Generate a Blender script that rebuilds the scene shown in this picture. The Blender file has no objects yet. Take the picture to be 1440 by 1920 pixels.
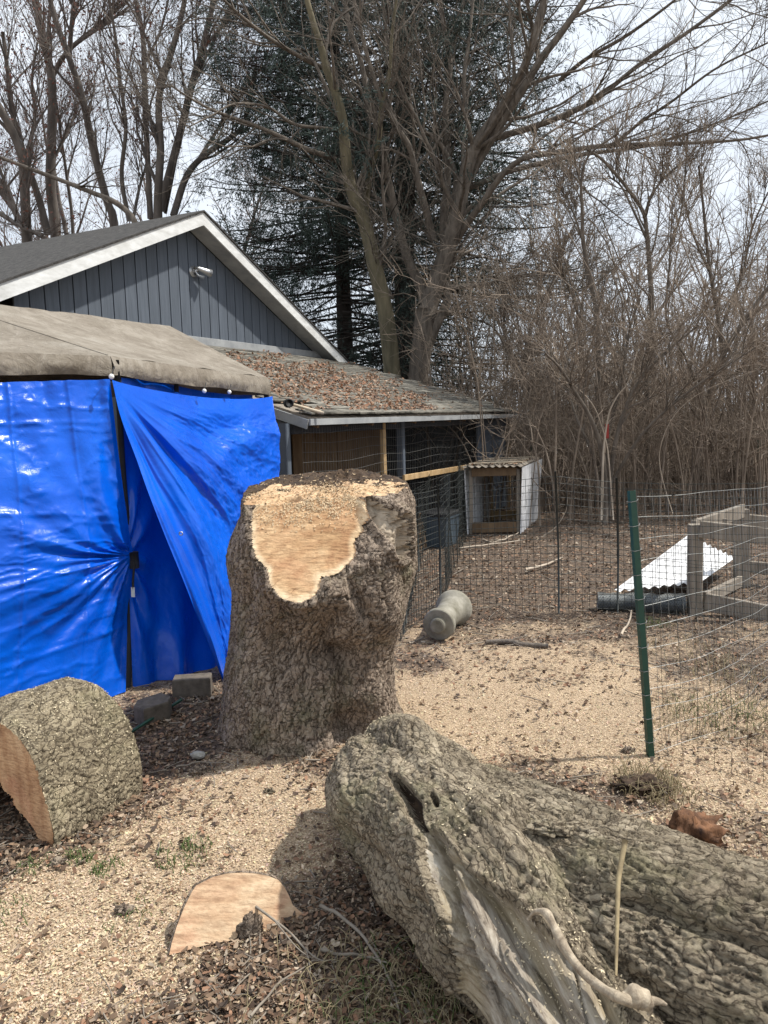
import bpy, bmesh, math, random
import numpy as np
from mathutils import Vector, Matrix

random.seed(7)
RNG = np.random.RandomState(11)
SC = bpy.context.scene
COL = SC.collection

# ------------------------------------------------------------------ camera
F = 1440.0
EYE = 1.6
_p, _r = math.radians(7.0), math.radians(1.5)
_f = np.array([0, math.cos(_p), -math.sin(_p)])
_x = np.array([1.0, 0, 0])
_u = np.array([0, math.sin(_p), math.cos(_p)])
RC = math.cos(_r) * _x - math.sin(_r) * _u
UC = math.sin(_r) * _x + math.cos(_r) * _u
CAM = np.array([0, 0, EYE])
cd = bpy.data.cameras.new('camera')
cam = bpy.data.objects.new('camera', cd)
COL.objects.link(cam)
cd.sensor_fit = 'VERTICAL'
cd.sensor_height = 36
cd.lens = 36 * F / 1920
cd.clip_start = 0.05
cd.clip_end = 800
m = Matrix.Identity(4)
for i in range(3):
    m[i][0], m[i][1], m[i][2], m[i][3] = RC[i], UC[i], -_f[i], CAM[i]
cam.matrix_world = m
SC.camera = cam

# ------------------------------------------------------------------ sky and sun
SUN = np.array([0.62, 0.10, 0.90])
SUN /= np.linalg.norm(SUN)
W = bpy.data.worlds.new("World")
SC.world = W
W.use_nodes = True
nt = W.node_tree
nt.nodes.clear()
wo = nt.nodes.new('ShaderNodeOutputWorld')
sky = nt.nodes.new('ShaderNodeTexSky')
sky.sky_type = 'NISHITA'
sky.sun_disc = False
sky.sun_elevation = math.asin(SUN[2])
sky.sun_rotation = math.atan2(SUN[0], SUN[1])
sky.dust_density = 2.0
b1 = nt.nodes.new('ShaderNodeBackground')
b1.inputs[1].default_value = 0.11
nt.links.new(sky.outputs[0], b1.inputs[0])
b2 = nt.nodes.new('ShaderNodeBackground')
b2.inputs[0].default_value = (0.80, 0.86, 0.94, 1)
b2.inputs[1].default_value = 1.04
tc = nt.nodes.new('ShaderNodeTexCoord')
mp = nt.nodes.new('ShaderNodeMapping')
mp.inputs['Scale'].default_value = (1, 1, 2.4)
nt.links.new(tc.outputs['Generated'], mp.inputs[0])
nz = nt.nodes.new('ShaderNodeTexNoise')
nz.inputs['Scale'].default_value = 2.6
nz.inputs['Detail'].default_value = 7
nz.inputs['Roughness'].default_value = 0.55
nt.links.new(mp.outputs[0], nz.inputs['Vector'])
cr = nt.nodes.new('ShaderNodeValToRGB')
cr.color_ramp.elements[0].position = 0.36
cr.color_ramp.elements[0].color = (0.72, 0.72, 0.72, 1)
cr.color_ramp.elements[1].position = 0.58
cr.color_ramp.elements[1].color = (1, 1, 1, 1)
nt.links.new(nz.outputs[0], cr.inputs[0])
mx = nt.nodes.new('ShaderNodeMixShader')
nt.links.new(cr.outputs[0], mx.inputs[0])
nt.links.new(b1.outputs[0], mx.inputs[1])
nt.links.new(b2.outputs[0], mx.inputs[2])
nt.links.new(mx.outputs[0], wo.inputs[0])
sl = bpy.data.lights.new('sun', 'SUN')
sl.energy = 4.6
sl.angle = math.radians(1.6)
sl.color = (1.0, 0.955, 0.88)
so = bpy.data.objects.new('sun', sl)
COL.objects.link(so)
so.rotation_euler = Vector(SUN).to_track_quat('Z', 'Y').to_euler()
SC.view_settings.view_transform = 'Standard'
SC.view_settings.look = 'None'
SC.view_settings.gamma = 1
SC.view_settings.exposure = 0.24
SC.view_settings.use_curve_mapping = False
try:
    SC.cycles.max_bounces = 6
    SC.cycles.transparent_max_bounces = 8
except Exception:
    pass


# ------------------------------------------------------------------ geometry helpers
def ray(x, y):
    return _f + RC * (x - 720) / F + UC * (960 - y) / F


def G(x, y, z=0.0):
    d = ray(x, y)
    return CAM + d * ((z - EYE) / d[2])


def A(x, y, Y):
    d = ray(x, y)
    return CAM + d * Y / d[1]


def proj(P):
    v = np.asarray(P) - CAM
    k = v @ _f
    return np.stack([720 + F * (v @ RC) / k, 960 - F * (v @ UC) / k], -1)


def nrm(v):
    v = np.asarray(v, float)
    return v / (np.linalg.norm(v, axis=-1, keepdims=True) + 1e-12)


def S(r, g, b):
    def c(v):
        v /= 255.0
        return v / 12.92 if v <= 0.04045 else ((v + 0.055) / 1.055) ** 2.4
    return (c(r), c(g), c(b), 1)


_perm = np.random.RandomState(5).permutation(256)
_perm = np.concatenate([_perm, _perm, _perm])
_grad = nrm(np.random.RandomState(6).randn(256, 3))


def pn(x, y=0.0, z=0.0):
    x, y, z = np.broadcast_arrays(np.asarray(x, float), np.asarray(y, float), np.asarray(z, float))
    xi, yi, zi = np.floor(x).astype(int), np.floor(y).astype(int), np.floor(z).astype(int)
    xf, yf, zf = x - xi, y - yi, z - zi
    xi, yi, zi = xi & 255, yi & 255, zi & 255
    u, v, w = [t * t * t * (t * (t * 6 - 15) + 10) for t in (xf, yf, zf)]
    out = 0
    for dx in (0, 1):
        for dy in (0, 1):
            for dz in (0, 1):
                g = _grad[_perm[_perm[_perm[(xi + dx) & 255] + ((yi + dy) & 255)] + ((zi + dz) & 255)]]
                d = g[..., 0] * (xf - dx) + g[..., 1] * (yf - dy) + g[..., 2] * (zf - dz)
                out = out + d * (u if dx else 1 - u) * (v if dy else 1 - v) * (w if dz else 1 - w)
    return out * 1.6


def fbm(x, y=0.0, z=0.0, o=4):
    s, a, f = 0, 1.0, 1.0
    for _ in range(o):
        s = s + a * pn(x * f + 13.7 * _, y * f, z * f)
        a *= 0.5
        f *= 2.03
    return s


def worley(x, y):
    xi, yi = np.floor(x).astype(int), np.floor(y).astype(int)
    f1 = np.full(x.shape, 9.0)
    f2 = np.full(x.shape, 9.0)
    idd = np.zeros(x.shape)
    for dx in (-1, 0, 1):
        for dy in (-1, 0, 1):
            cx, cy = xi + dx, yi + dy
            h = _perm[_perm[cx & 255] + (cy & 255)]
            px_, py_ = cx + _perm[h] / 255.0, cy + _perm[h + 57] / 255.0
            d = np.hypot(px_ - x, py_ - y)
            n1 = d < f1
            f2 = np.where(n1, f1, np.minimum(f2, d))
            idd = np.where(n1, h / 255.0, idd)
            f1 = np.where(n1, d, f1)
    return f1, f2, idd


def sst(a, b, x):
    t = np.clip((x - a) / (b - a), 0, 1)
    return t * t * (3 - 2 * t)


def sdpoly(q, poly):
    """signed distance (negative inside) of points q (...,2) to a polygon"""
    poly = np.asarray(poly, float)
    d = np.full(q.shape[:-1], 1e9)
    ins = np.zeros(q.shape[:-1], bool)
    n = len(poly)
    for i in range(n):
        a, b = poly[i], poly[(i + 1) % n]
        e = b - a
        w = q - a
        t = np.clip((w @ e) / (e @ e), 0, 1)
        d = np.minimum(d, np.hypot(w[..., 0] - e[0] * t, w[..., 1] - e[1] * t))
        c = ((a[1] > q[..., 1]) != (b[1] > q[..., 1])) & (q[..., 0] < (b[0] - a[0]) * (q[..., 1] - a[1]) / (b[1] - a[1] + 1e-9) + a[0])
        ins ^= c
    return np.where(ins, -d, d)


def catmull(P, n):
    P = np.asarray(P, float)
    P = np.vstack([2 * P[0] - P[1], P, 2 * P[-1] - P[-2]])
    m_ = len(P) - 3
    t = np.linspace(0, m_ - 1e-6, n)
    i = t.astype(int)
    t = (t - i)[:, None]
    a, b, c, d = P[i], P[i + 1], P[i + 2], P[i + 3]
    return 0.5 * (2 * b + (c - a) * t + (2 * a - 5 * b + 4 * c - d) * t ** 2 + (3 * b - a - 3 * c + d) * t ** 3)


# ------------------------------------------------------------------ object helpers
def setp(o, label=None, cat=None, group=None, kind=None):
    if label:
        o['label'] = label
    if cat:
        o['category'] = cat
    if group:
        o['group'] = group
    if kind:
        o['kind'] = kind
    return o


def thing(name, label, cat, loc=(0, 0, 0), group=None):
    o = bpy.data.objects.new(name, None)
    COL.objects.link(o)
    o.location = [float(v) for v in loc]
    o.empty_display_size = 0.1
    return setp(o, label, cat, group)


def mesh(name, V, Fs, mat, parent=None, smooth=False, midx=None, col=None, grain=None):
    """V (n,3) in world space, Fs an (m,k) array or list of lists"""
    V = np.asarray(V, np.float32).reshape(-1, 3)
    if parent is not None:
        V = V - np.array(parent.location, np.float32)
    me = bpy.data.meshes.new(name)
    if isinstance(Fs, np.ndarray):
        k = Fs.shape[1]
        nf = len(Fs)
        me.vertices.add(len(V))
        me.vertices.foreach_set('co', V.ravel())
        me.loops.add(nf * k)
        me.loops.foreach_set('vertex_index', Fs.astype(np.int32).ravel())
        me.polygons.add(nf)
        me.polygons.foreach_set('loop_start', np.arange(0, nf * k, k, dtype=np.int32))
        me.update(calc_edges=True)
    else:
        me.from_pydata([tuple(float(c) for c in v) for v in V], [], [list(map(int, f)) for f in Fs])
        me.update()
    for mm in (mat if isinstance(mat, (list, tuple)) else [mat]):
        me.materials.append(mm)
    if midx is not None:
        me.polygons.foreach_set('material_index', np.asarray(midx, np.int32))
    if smooth:
        me.polygons.foreach_set('use_smooth', np.ones(len(me.polygons), bool))
    if col is not None:
        c = np.ones((len(V), 4), np.float32)
        c[:, :3] = col
        at = me.color_attributes.new('Col', 'FLOAT_COLOR', 'POINT')
        at.data.foreach_set('color', c.ravel())
    if grain is None and not isinstance(mat, (list, tuple)) and mat.name in ('bark_stump', 'bark_log', 'bark_round', 'bleached_wood'):
        grain = V
    if grain is not None:
        at = me.attributes.new('grain', 'FLOAT_VECTOR', 'POINT')
        at.data.foreach_set('vector', np.asarray(grain, np.float32).ravel())
    o = bpy.data.objects.new(name, me)
    COL.objects.link(o)
    if parent is not None:
        o.parent = parent
    return o


def inst(src, name, mat4, parent):
    o = bpy.data.objects.new(name, src)
    COL.objects.link(o)
    o.parent = parent
    o.matrix_local = mat4
    return o


def gridF(h, w, wrap=False):
    i = np.arange(h - 1)[:, None]
    j = np.arange(w if wrap else w - 1)[None]
    j2 = (j + 1) % w
    return np.stack([i * w + j, i * w + j2, (i + 1) * w + j2, (i + 1) * w + j], -1).reshape(-1, 4)


class MB:
    """collects pieces for ONE mesh"""
    def __init__(s):
        s.v, s.f, s.n = [], [], 0

    def add(s, V, Fs):
        V = np.asarray(V, float).reshape(-1, 3)
        s.v.append(V)
        s.f += [[i + s.n for i in f] for f in Fs]
        s.n += len(V)
        return s

    def beam(s, a, b, w, h, up=(0, 0, 1), ends=None):
        a, b = np.asarray(a, float), np.asarray(b, float)
        d = nrm(b - a)
        sd = np.cross(d, up)
        if np.linalg.norm(sd) < 1e-3:
            sd = np.cross(d, (1, 0, 0))
        sd = nrm(sd)
        up2 = np.cross(sd, d)
        c = min(w, h) * 0.12
        prof = [(-w / 2 + c, -h / 2), (w / 2 - c, -h / 2), (w / 2, -h / 2 + c), (w / 2, h / 2 - c), (w / 2 - c, h / 2), (-w / 2 + c, h / 2), (-w / 2, h / 2 - c), (-w / 2, -h / 2 + c)]
        V = [p + sd * x + up2 * y for p in (a, b) for x, y in prof]
        Fs = [[i, (i + 1) % 8, 8 + (i + 1) % 8, 8 + i] for i in range(8)] + [list(range(7, -1, -1)), list(range(8, 16))]
        return s.add(V, Fs)

    def tube(s, P, R, k=8, cap=True):
        P = np.asarray(P, float)
        R = np.broadcast_to(np.asarray(R, float), (len(P),))
        V = tube_v(P[None], R[None], k)[0]
        Fs = gridF(len(P), k, True).tolist()
        if cap:
            Fs += [list(range(k)), [(len(P) - 1) * k + i for i in range(k - 1, -1, -1)]]
        return s.add(V.reshape(-1, 3), Fs)

    def build(s, name, mat, parent=None, smooth=False, **k):
        return mesh(name, np.vstack(s.v), s.f, mat, parent, smooth, **k)


def tube_v(P, R, k):
    """P (N,K,3), R (N,K) -> (N,K,k,3)"""
    T = np.gradient(P, axis=1)
    T = nrm(T)
    mean = nrm(P[:, -1] - P[:, 0] + 1e-9)
    ref = np.where(np.abs(mean[:, 2:3]) > 0.8, [[1.0, 0.13, 0.0]], [[0.05, 0.1, 1.0]])[:, None, :]
    U = nrm(np.cross(T, ref))
    Vv = np.cross(T, U)
    a = np.arange(k) * 2 * np.pi / k
    return P[:, :, None] + R[:, :, None, None] * (np.cos(a)[None, None, :, None] * U[:, :, None] + np.sin(a)[None, None, :, None] * Vv[:, :, None])


def tubes(sets, k):
    """sets: list of (P (N,K,3), R (N,K)) -> V, F"""
    Vs, Fs, n = [], [], 0
    for (P, R), kk in zip(sets, k):
        N, K = P.shape[:2]
        V = tube_v(P, R, kk)
        f = gridF(K, kk, True)
        Fs.append((f[None] + (np.arange(N) * K * kk)[:, None, None]).reshape(-1, 4) + n)
        Vs.append(V.reshape(-1, 3))
        n += N * K * kk
    return np.vstack(Vs), np.vstack(Fs)


def plates(name, pts, nrmls, L, Wd, cols, mat, parent=None, curl=0.25, rnd=None, flat=False):
    """scatter of small bent flakes (two quads each) as one mesh"""
    rnd = rnd or RNG
    N = len(pts)
    n = nrm(nrmls + 0.35 * rnd.randn(N, 3))
    t = nrm(np.cross(n, rnd.randn(N, 3)))
    b = np.cross(n, t)
    L = np.broadcast_to(L, (N,))[:, None]
    Wd = np.broadcast_to(Wd, (N,))[:, None]
    if flat:
        a_ = rnd.uniform(.5, 1.0, (4, N, 1))
        V = np.stack([pts - t * L / 2 * a_[0], pts - b * Wd / 2 * a_[1], pts + t * L / 2 * a_[2], pts + b * Wd / 2 * a_[3]], 1)
        return mesh(name, V.reshape(-1, 3), np.arange(N * 4).reshape(-1, 4), mat, parent, col=np.repeat(cols, 4, axis=0))
    cu = (curl * L[:, 0] * rnd.uniform(-1, 1, N))[:, None]
    V = np.stack([pts - t * L / 2 - b * Wd * 0.35 + n * cu, pts - t * L / 2 + b * Wd * 0.3 + n * cu,
                  pts + b * Wd / 2, pts - b * Wd / 2,
                  pts + t * L / 2 + b * Wd * 0.25 + n * cu, pts + t * L / 2 - b * Wd * 0.3 + n * cu], 1)
    f = np.array([[0, 1, 2, 3], [3, 2, 4, 5]])
    Fs = (f[None] + (np.arange(N) * 6)[:, None, None]).reshape(-1, 4)
    c = np.repeat(cols, 6, axis=0)
    return mesh(name, V.reshape(-1, 3), Fs, mat, parent, col=c)


# ------------------------------------------------------------------ materials
class NT:
    def __init__(s, name):
        s.m = bpy.data.materials.new(name)
        s.m.use_nodes = True
        s.t = s.m.node_tree
        s.b = s.t.nodes['Principled BSDF']
        s.out = s.t.nodes['Material Output']

    def n(s, typ, **k):
        x = s.t.nodes.new('ShaderNode' + typ)
        for a, b in k.items():
            if a in x.inputs:
                x.inputs[a].default_value = b
            else:
                setattr(x, a, b)
        return x

    def l(s, a, b):
        s.t.links.new(a, b)

    def vec(s, kind='Object', scale=(1, 1, 1)):
        if kind == 'grain':
            a = s.n('Attribute', attribute_name='grain')
            o = a.outputs['Vector']
        else:
            a = s.n('TexCoord')
            o = a.outputs[kind]
        mpn = s.n('Mapping')
        mpn.inputs['Scale'].default_value = scale
        s.l(o, mpn.inputs[0])
        return mpn.outputs[0]

    def noise(s, vec, scale, detail=4, rough=0.6, dist=0.0):
        x = s.n('TexNoise')
        x.inputs['Scale'].default_value = scale
        x.inputs['Detail'].default_value = detail
        x.inputs['Roughness'].default_value = rough
        x.inputs['Distortion'].default_value = dist
        s.l(vec, x.inputs['Vector'])
        return x.outputs[0]

    def ramp(s, fac, stops):
        r_ = s.n('ValToRGB')
        e = r_.color_ramp.elements
        while len(e) < len(stops):
            e.new(0.5)
        for el, (p_, c) in zip(e, stops):
            el.position = p_
            el.color = c if len(c) == 4 else (*c, 1)
        s.l(fac, r_.inputs[0])
        return r_.outputs[0]

    def mix(s, fac, a, b, mode='MIX'):
        x = s.n('Mix', data_type='RGBA', blend_type=mode)
        for v, i in ((fac, 0), (a, 6), (b, 7)):
            if hasattr(v, 'links'):
                s.l(v, x.inputs[i])
            else:
                x.inputs[i].default_value = v
        return x.outputs[2]

    def bump(s, h, dist=0.01, strength=0.6, prev=None):
        x = s.n('Bump')
        x.inputs['Distance'].default_value = dist
        x.inputs['Strength'].default_value = strength
        s.l(h, x.inputs['Height'])
        if prev is not None:
            s.l(prev, x.inputs['Normal'])
        return x.outputs[0]

    def fin(s, col, rough=0.8, normal=None, **k):
        if hasattr(col, 'links'):
            s.l(col, s.b.inputs['Base Color'])
        else:
            s.b.inputs['Base Color'].default_value = col
        s.b.inputs['Roughness'].default_value = rough
        if normal is not None:
            s.l(normal, s.b.inputs['Normal'])
        for a, v in k.items():
            s.b.inputs[a.replace('_', ' ')].default_value = v
        return s.m


def simple(name, c1, c2, scale=6, rough=0.8, bump=0.0, stretch=(1, 1, 1), kind='Object', detail=5, dist=0.0, objrand=0.0, **k):
    t = NT(name)
    v = t.vec(kind, stretch)
    n1 = t.noise(v, scale, detail, 0.62, dist)
    c = t.ramp(n1, [(0.3, c1), (0.7, c2)])
    if objrand:
        oi = t.n('ObjectInfo')
        rr = t.ramp(oi.outputs['Random'], [(0.0, (1 - objrand,) * 3), (1.0, (1 + objrand,) * 3)])
        c = t.mix(1.0, c, rr, 'MULTIPLY')
    nb = None
    if bump:
        nb = t.bump(t.noise(v, scale * 3, 5, 0.65), bump, 0.7)
    return t.fin(c, rough, nb, **k)


def attr_mat(name, rough=0.85, trans=0.0):
    t = NT(name)
    a = t.n('Attribute', attribute_name='Col')
    t.fin(a.outputs['Color'], rough)
    if trans:
        tr = t.n('BsdfTranslucent')
        t.l(a.outputs['Color'], tr.inputs[0])
        mxs = t.n('MixShader')
        mxs.inputs[0].default_value = trans
        t.l(t.b.outputs[0], mxs.inputs[1])
        t.l(tr.outputs[0], mxs.inputs[2])
        t.l(mxs.outputs[0], t.out.inputs[0])
    return t.m


def bark_mat(name, stops, moss=None, scale=1.0, bump=0.008, dust=None, crack=(26, .38), dustth=.62):
    t = NT(name)
    v = t.vec('grain', (1, 1, 1))
    vs = t.vec('grain', (1, crack[1], 1))
    n1 = t.noise(vs, 46 * scale, 8, 0.74, 1.2)
    n0 = t.noise(v, 4.5 * scale, 5, 0.65)
    c = t.ramp(n1, stops)
    lo = t.ramp(n0, [(0.3, (0.66, 0.62, 0.58)), (0.7, (1.22, 1.18, 1.14))])
    c = t.mix(1.0, c, lo, 'MULTIPLY')
    # fissure network: thin dark lines between the plates
    wn = t.n('TexNoise')
    wn.inputs['Scale'].default_value = 9
    wn.inputs['Detail'].default_value = 4
    t.l(v, wn.inputs['Vector'])
    ma = t.mix(0.16, vs, wn.outputs['Color'], 'ADD')
    vo = t.n('TexVoronoi', feature='DISTANCE_TO_EDGE')
    vo.inputs['Scale'].default_value = crack[0]
    t.l(ma, vo.inputs['Vector'])
    ck = t.ramp(vo.outputs[0], [(0.0, (0.22, 0.18, 0.15)), (0.10, (1, 1, 1))])
    c = t.mix(0.8, c, ck, 'MULTIPLY')
    if moss:
        f = t.ramp(t.noise(v, 3.2, 6, 0.75), [(0.52, (0, 0, 0)), (0.7, (0.6, 0.6, 0.6))])
        c = t.mix(f, c, moss)
    if dust:
        f = t.ramp(t.noise(v, 130, 3, 0.6), [(dustth, (0, 0, 0)), (dustth + .05, (1, 1, 1))])
        c = t.mix(f, c, dust)
    nb = t.bump(ck, bump * .8, 0.9)
    nb = t.bump(n1, bump, 1.0, nb)
    nb = t.bump(t.noise(v, 190, 5, 0.75), bump * 0.5, 0.9, nb)
    return t.fin(c, 0.94, nb)


def cut_mat(name, stops, streak, ringc=None, ringscale=22, pink=(0.46, 0.20, 0.12, 1), sap=False):
    """sawn wood: blotches + saw streaks; streak = mapping scale of the saw marks"""
    t = NT(name)
    v = t.vec('Object')
    n0 = t.noise(v, 5, 5, 0.6, 0.7)
    c = t.ramp(n0, stops)
    vs = t.vec('Object', streak)
    st = t.noise(vs, 30, 4, 0.6, 0.3)
    c = t.mix(0.6, c, t.ramp(st, [(0.34, (0.52, 0.42, 0.36)), (0.56, (1.08, 1.06, 1.04))]), 'MULTIPLY')
    pk = t.ramp(t.noise(v, 2.6, 4, 0.6, 1.2), [(0.5, (0, 0, 0)), (0.66, (0.55, 0.55, 0.55))])
    c = t.mix(pk, c, pink)
    if sap:
        at_ = t.n('Attribute', attribute_name='Col')
        sp_ = t.n('SeparateColor')
        t.l(at_.outputs['Color'], sp_.inputs[0])
        c = t.mix(sp_.outputs[0], c, (0.74, 0.58, 0.38, 1))
    if ringc is not None:
        sub = t.n('VectorMath', operation='SUBTRACT')
        tcn = t.n('TexCoord')
        t.l(tcn.outputs['Object'], sub.inputs[0])
        sub.inputs[1].default_value = ringc
        wv = t.n('TexWave', wave_type='RINGS', rings_direction='SPHERICAL')
        wv.inputs['Scale'].default_value = ringscale
        wv.inputs['Distortion'].default_value = 2.6
        wv.inputs['Detail'].default_value = 3
        wv.inputs['Detail Scale'].default_value = 1.2
        t.l(sub.outputs[0], wv.inputs['Vector'])
        c = t.mix(0.32, c, t.ramp(wv.outputs[0], [(0.1, (0.66, 0.52, 0.42)), (0.6, (1.05, 1.05, 1.05))]), 'MULTIPLY')
    # saw marks: straight, closely spaced, slightly irregular; and drying checks
    sw_ = t.n('TexWave', wave_type='BANDS', bands_direction='DIAGONAL')
    sw_.inputs['Scale'].default_value = 26
    sw_.inputs['Distortion'].default_value = 1.2
    sw_.inputs['Detail'].default_value = 4
    t.l(v, sw_.inputs['Vector'])
    c = t.mix(0.07, c, t.ramp(sw_.outputs[0], [(0.2, (0.6, 0.55, 0.5)), (0.6, (1.08, 1.08, 1.08))]), 'MULTIPLY')
    vc = t.n('TexVoronoi', feature='DISTANCE_TO_EDGE')
    vc.inputs['Scale'].default_value = 7
    t.l(t.mix(0.25, v, n0, 'ADD'), vc.inputs['Vector'])
    ckk = t.ramp(vc.outputs[0], [(0.0, (0.35, 0.25, 0.18)), (0.012, (1, 1, 1))])
    mk_ = t.ramp(t.noise(v, 6, 2, 0.5), [(0.5, (0, 0, 0)), (0.6, (.8, .8, .8))])
    c = t.mix(mk_, c, t.mix(1.0, c, ckk, 'MULTIPLY'))
    stn_ = t.ramp(t.noise(v, 3.3, 3, 0.5, 0.4), [(0.52, (1, 1, 1)), (0.62, (.74, .68, .60))])
    c = t.mix(.8, c, stn_, 'MULTIPLY')
    fine = t.noise(v, 90, 3, 0.6)
    c = t.mix(0.4, c, t.ramp(fine, [(0.3, (0.7, 0.66, 0.6)), (0.6, (1.08, 1.08, 1.08))]), 'MULTIPLY')
    nb = t.bump(st, 0.004, 0.8)
    nb = t.bump(fine, 0.002, 0.8, nb)
    return t.fin(c, 0.8, nb)


M = {}
M['bark_stump'] = bark_mat('bark_stump', [(0.25, (0.06, 0.043, 0.031)), (0.45, (0.30, 0.238, 0.185)), (0.72, (0.54, 0.465, 0.385))], moss=(0.15, 0.145, 0.07, 1), bump=0.012, crack=(30, .36))
M['bark_log'] = bark_mat('bark_log', [(0.25, (0.06, 0.046, 0.032)), (0.44, (0.29, 0.245, 0.175)), (0.70, (0.56, 0.49, 0.37))], moss=(0.26, 0.245, 0.13, 1), bump=0.012, crack=(34, .32))
M['bark_round'] = bark_mat('bark_round', [(0.25, (0.07, 0.055, 0.036)), (0.46, (0.26, 0.22, 0.15)), (0.72, (0.47, 0.42, 0.30))], moss=(0.27, 0.245, 0.14, 1), bump=0.009, dust=(0.62, 0.53, 0.38, 1), crack=(36, .40), dustth=.66)
M['cut_fresh'] = cut_mat('cut_fresh', [(0.25, (0.36, 0.185, 0.09)), (0.45, (0.50, 0.315, 0.165)), (0.7, (0.60, 0.43, 0.25))], (0.8, 3, 4), ringc=(0.02, -0.4, 0.7), ringscale=5, pink=(0.47, 0.25, 0.13, 1), sap=True)
M['cut_red'] = cut_mat('cut_red', [(0.25, (0.30, 0.16, 0.085)), (0.5, (0.50, 0.31, 0.17)), (0.75, (0.64, 0.45, 0.27))], (1, 1, 4), ringc=(-1.6, 2.9, -.3), ringscale=7)
M['cut_slab'] = cut_mat('cut_slab', [(0.25, (0.36, 0.20, 0.12)), (0.42, (0.50, 0.35, 0.22)), (0.62, (0.58, 0.46, 0.31))], (0.25, 2.5, 2.5), ringc=(-.45, 1.4, 0.0), ringscale=9)
M['scar'] = simple('scar_wood', (0.24, 0.19, 0.14, 1), (0.48, 0.40, 0.30, 1), 14, 0.85, 0.004, (1, 1, 0.4))
M['rot'] = simple('rotten_wood', (0.02, 0.012, 0.008, 1), (0.09, 0.055, 0.03, 1), 20, 0.95, 0.01)
t = NT('bleached_wood')
v = t.vec('grain', (1, 0.10, 1))
n1 = t.noise(v, 55, 6, 0.7, 0.5)
n2 = t.noise(t.vec('grain', (1, 0.4, 1)), 6, 4, 0.6, 0.5)
c = t.ramp(n1, [(0.30, (0.045, 0.033, 0.022)), (0.45, (0.21, 0.175, 0.135)), (0.62, (0.37, 0.33, 0.27)), (0.8, (0.48, 0.44, 0.38))])
c = t.mix(t.ramp(n2, [(0.46, (0, 0, 0)), (0.6, (0.45, 0.45, 0.45))]), c, (0.30, 0.235, 0.12, 1))
M['bleached'] = t.fin(c, 0.85, t.bump(n1, 0.006, 0.8))
M['driftwood'] = simple('pale_driftwood', (0.12, 0.085, 0.055, 1), (0.50, 0.42, 0.31, 1), 26, 0.88, 0.006, detail=8, dist=1.0)
M['stick'] = simple('peeled_stick', (0.14, 0.10, 0.055, 1), (0.34, 0.27, 0.15, 1), 24, 0.85, 0.002)
M['flake'] = attr_mat('flakes', 0.85, 0.15)
M['leafy'] = attr_mat('dead_leaves', 0.8, 0.15)
M['siding'] = simple('dark_grey_painted_siding', (0.062, 0.076, 0.096, 1), (0.098, 0.117, 0.146, 1), 3, 0.62, 0.003, (8, 8, 0.6), objrand=0.07)
M['groove'] = simple('siding_backing', (0.012, 0.015, 0.02, 1), (0.02, 0.024, 0.03, 1), 8, 0.9)
M['white_trim'] = simple('weathered_white_paint', (0.50, 0.50, 0.48, 1), (0.76, 0.77, 0.76, 1), 5, 0.6, 0.001, (1, 1, 3), detail=9)
M['grey_trim'] = simple('grey_trim', (0.22, 0.23, 0.24, 1), (0.36, 0.37, 0.37, 1), 5, 0.7, 0.001)


def shingle_mat(name, c1, c2, rnd_amt):
    t = NT(name)
    oi = t.n('ObjectInfo')
    v = t.vec('Object', (1.6, 15, 1))
    ml = t.n('VectorMath', operation='SCALE')
    cmb = t.n('CombineXYZ')
    for i_ in range(3):
        t.l(oi.outputs['Random'], cmb.inputs[i_])
    t.l(cmb.outputs[0], ml.inputs[0])
    ml.inputs['Scale'].default_value = 57.0
    ad_ = t.n('VectorMath', operation='ADD')
    t.l(v, ad_.inputs[0])
    t.l(ml.outputs[0], ad_.inputs[1])
    n1 = t.noise(ad_.outputs[0], 2.0, 6, 0.7)
    n2 = t.noise(t.vec('Object', (1, 1, 1)), 90, 3, 0.7)
    c = t.ramp(n1, [(0.40, c1), (0.58, c2)])  # dark streaks paint the shadows below the shingle butt edges
    c = t.mix(.6, c, t.ramp(n2, [(0.3, (.5, .5, .5)), (0.7, (1.3, 1.3, 1.3))]), 'MULTIPLY')
    c = t.mix(1.0, c, t.ramp(oi.outputs['Random'], [(0.0, (1 - rnd_amt,) * 3), (1.0, (1 + rnd_amt,) * 3)]), 'MULTIPLY')
    return t.fin(c, .96, t.bump(n1, .01, .8))


M['shingle_dark'] = simple('dark_shingles', (0.006, 0.006, 0.006, 1), (0.060, 0.056, 0.052, 1), 16, 0.95, 0.010, objrand=0.75)
M['shingle'] = simple('weathered_shingles', (0.06, 0.055, 0.042, 1), (0.20, 0.185, 0.15, 1), 26, 0.95, 0.006, objrand=0.35)
M['shingle_dark2'] = shingle_mat('dark_shingle_tabs', (0.006, 0.006, 0.006, 1), (0.075, 0.07, 0.066, 1), .4)
M['shingle2'] = shingle_mat('weathered_shaded_shingle_tabs', (0.035, 0.032, 0.025, 1), (0.23, 0.215, 0.18, 1), .35)
M['wood_new'] = simple('yellow_lumber', (0.36, 0.23, 0.10, 1), (0.55, 0.38, 0.2, 1), 14, 0.75, 0.001, (1, 1, 0.2))
M['wood_grey'] = simple('grey_lumber', (0.14, 0.115, 0.09, 1), (0.30, 0.26, 0.21, 1), 12, 0.85, 0.002, (1, 1, 0.25))
M['wood_brown'] = simple('brown_lumber', (0.10, 0.06, 0.03, 1), (0.20, 0.13, 0.07, 1), 12, 0.8, 0.002, (1, 1, 0.2))
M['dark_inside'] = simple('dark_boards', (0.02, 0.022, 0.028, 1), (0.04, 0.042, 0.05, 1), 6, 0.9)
M['blue_grey'] = simple('blue_grey_plastic', (0.05, 0.075, 0.10, 1), (0.09, 0.12, 0.15, 1), 6, 0.5)
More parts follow.
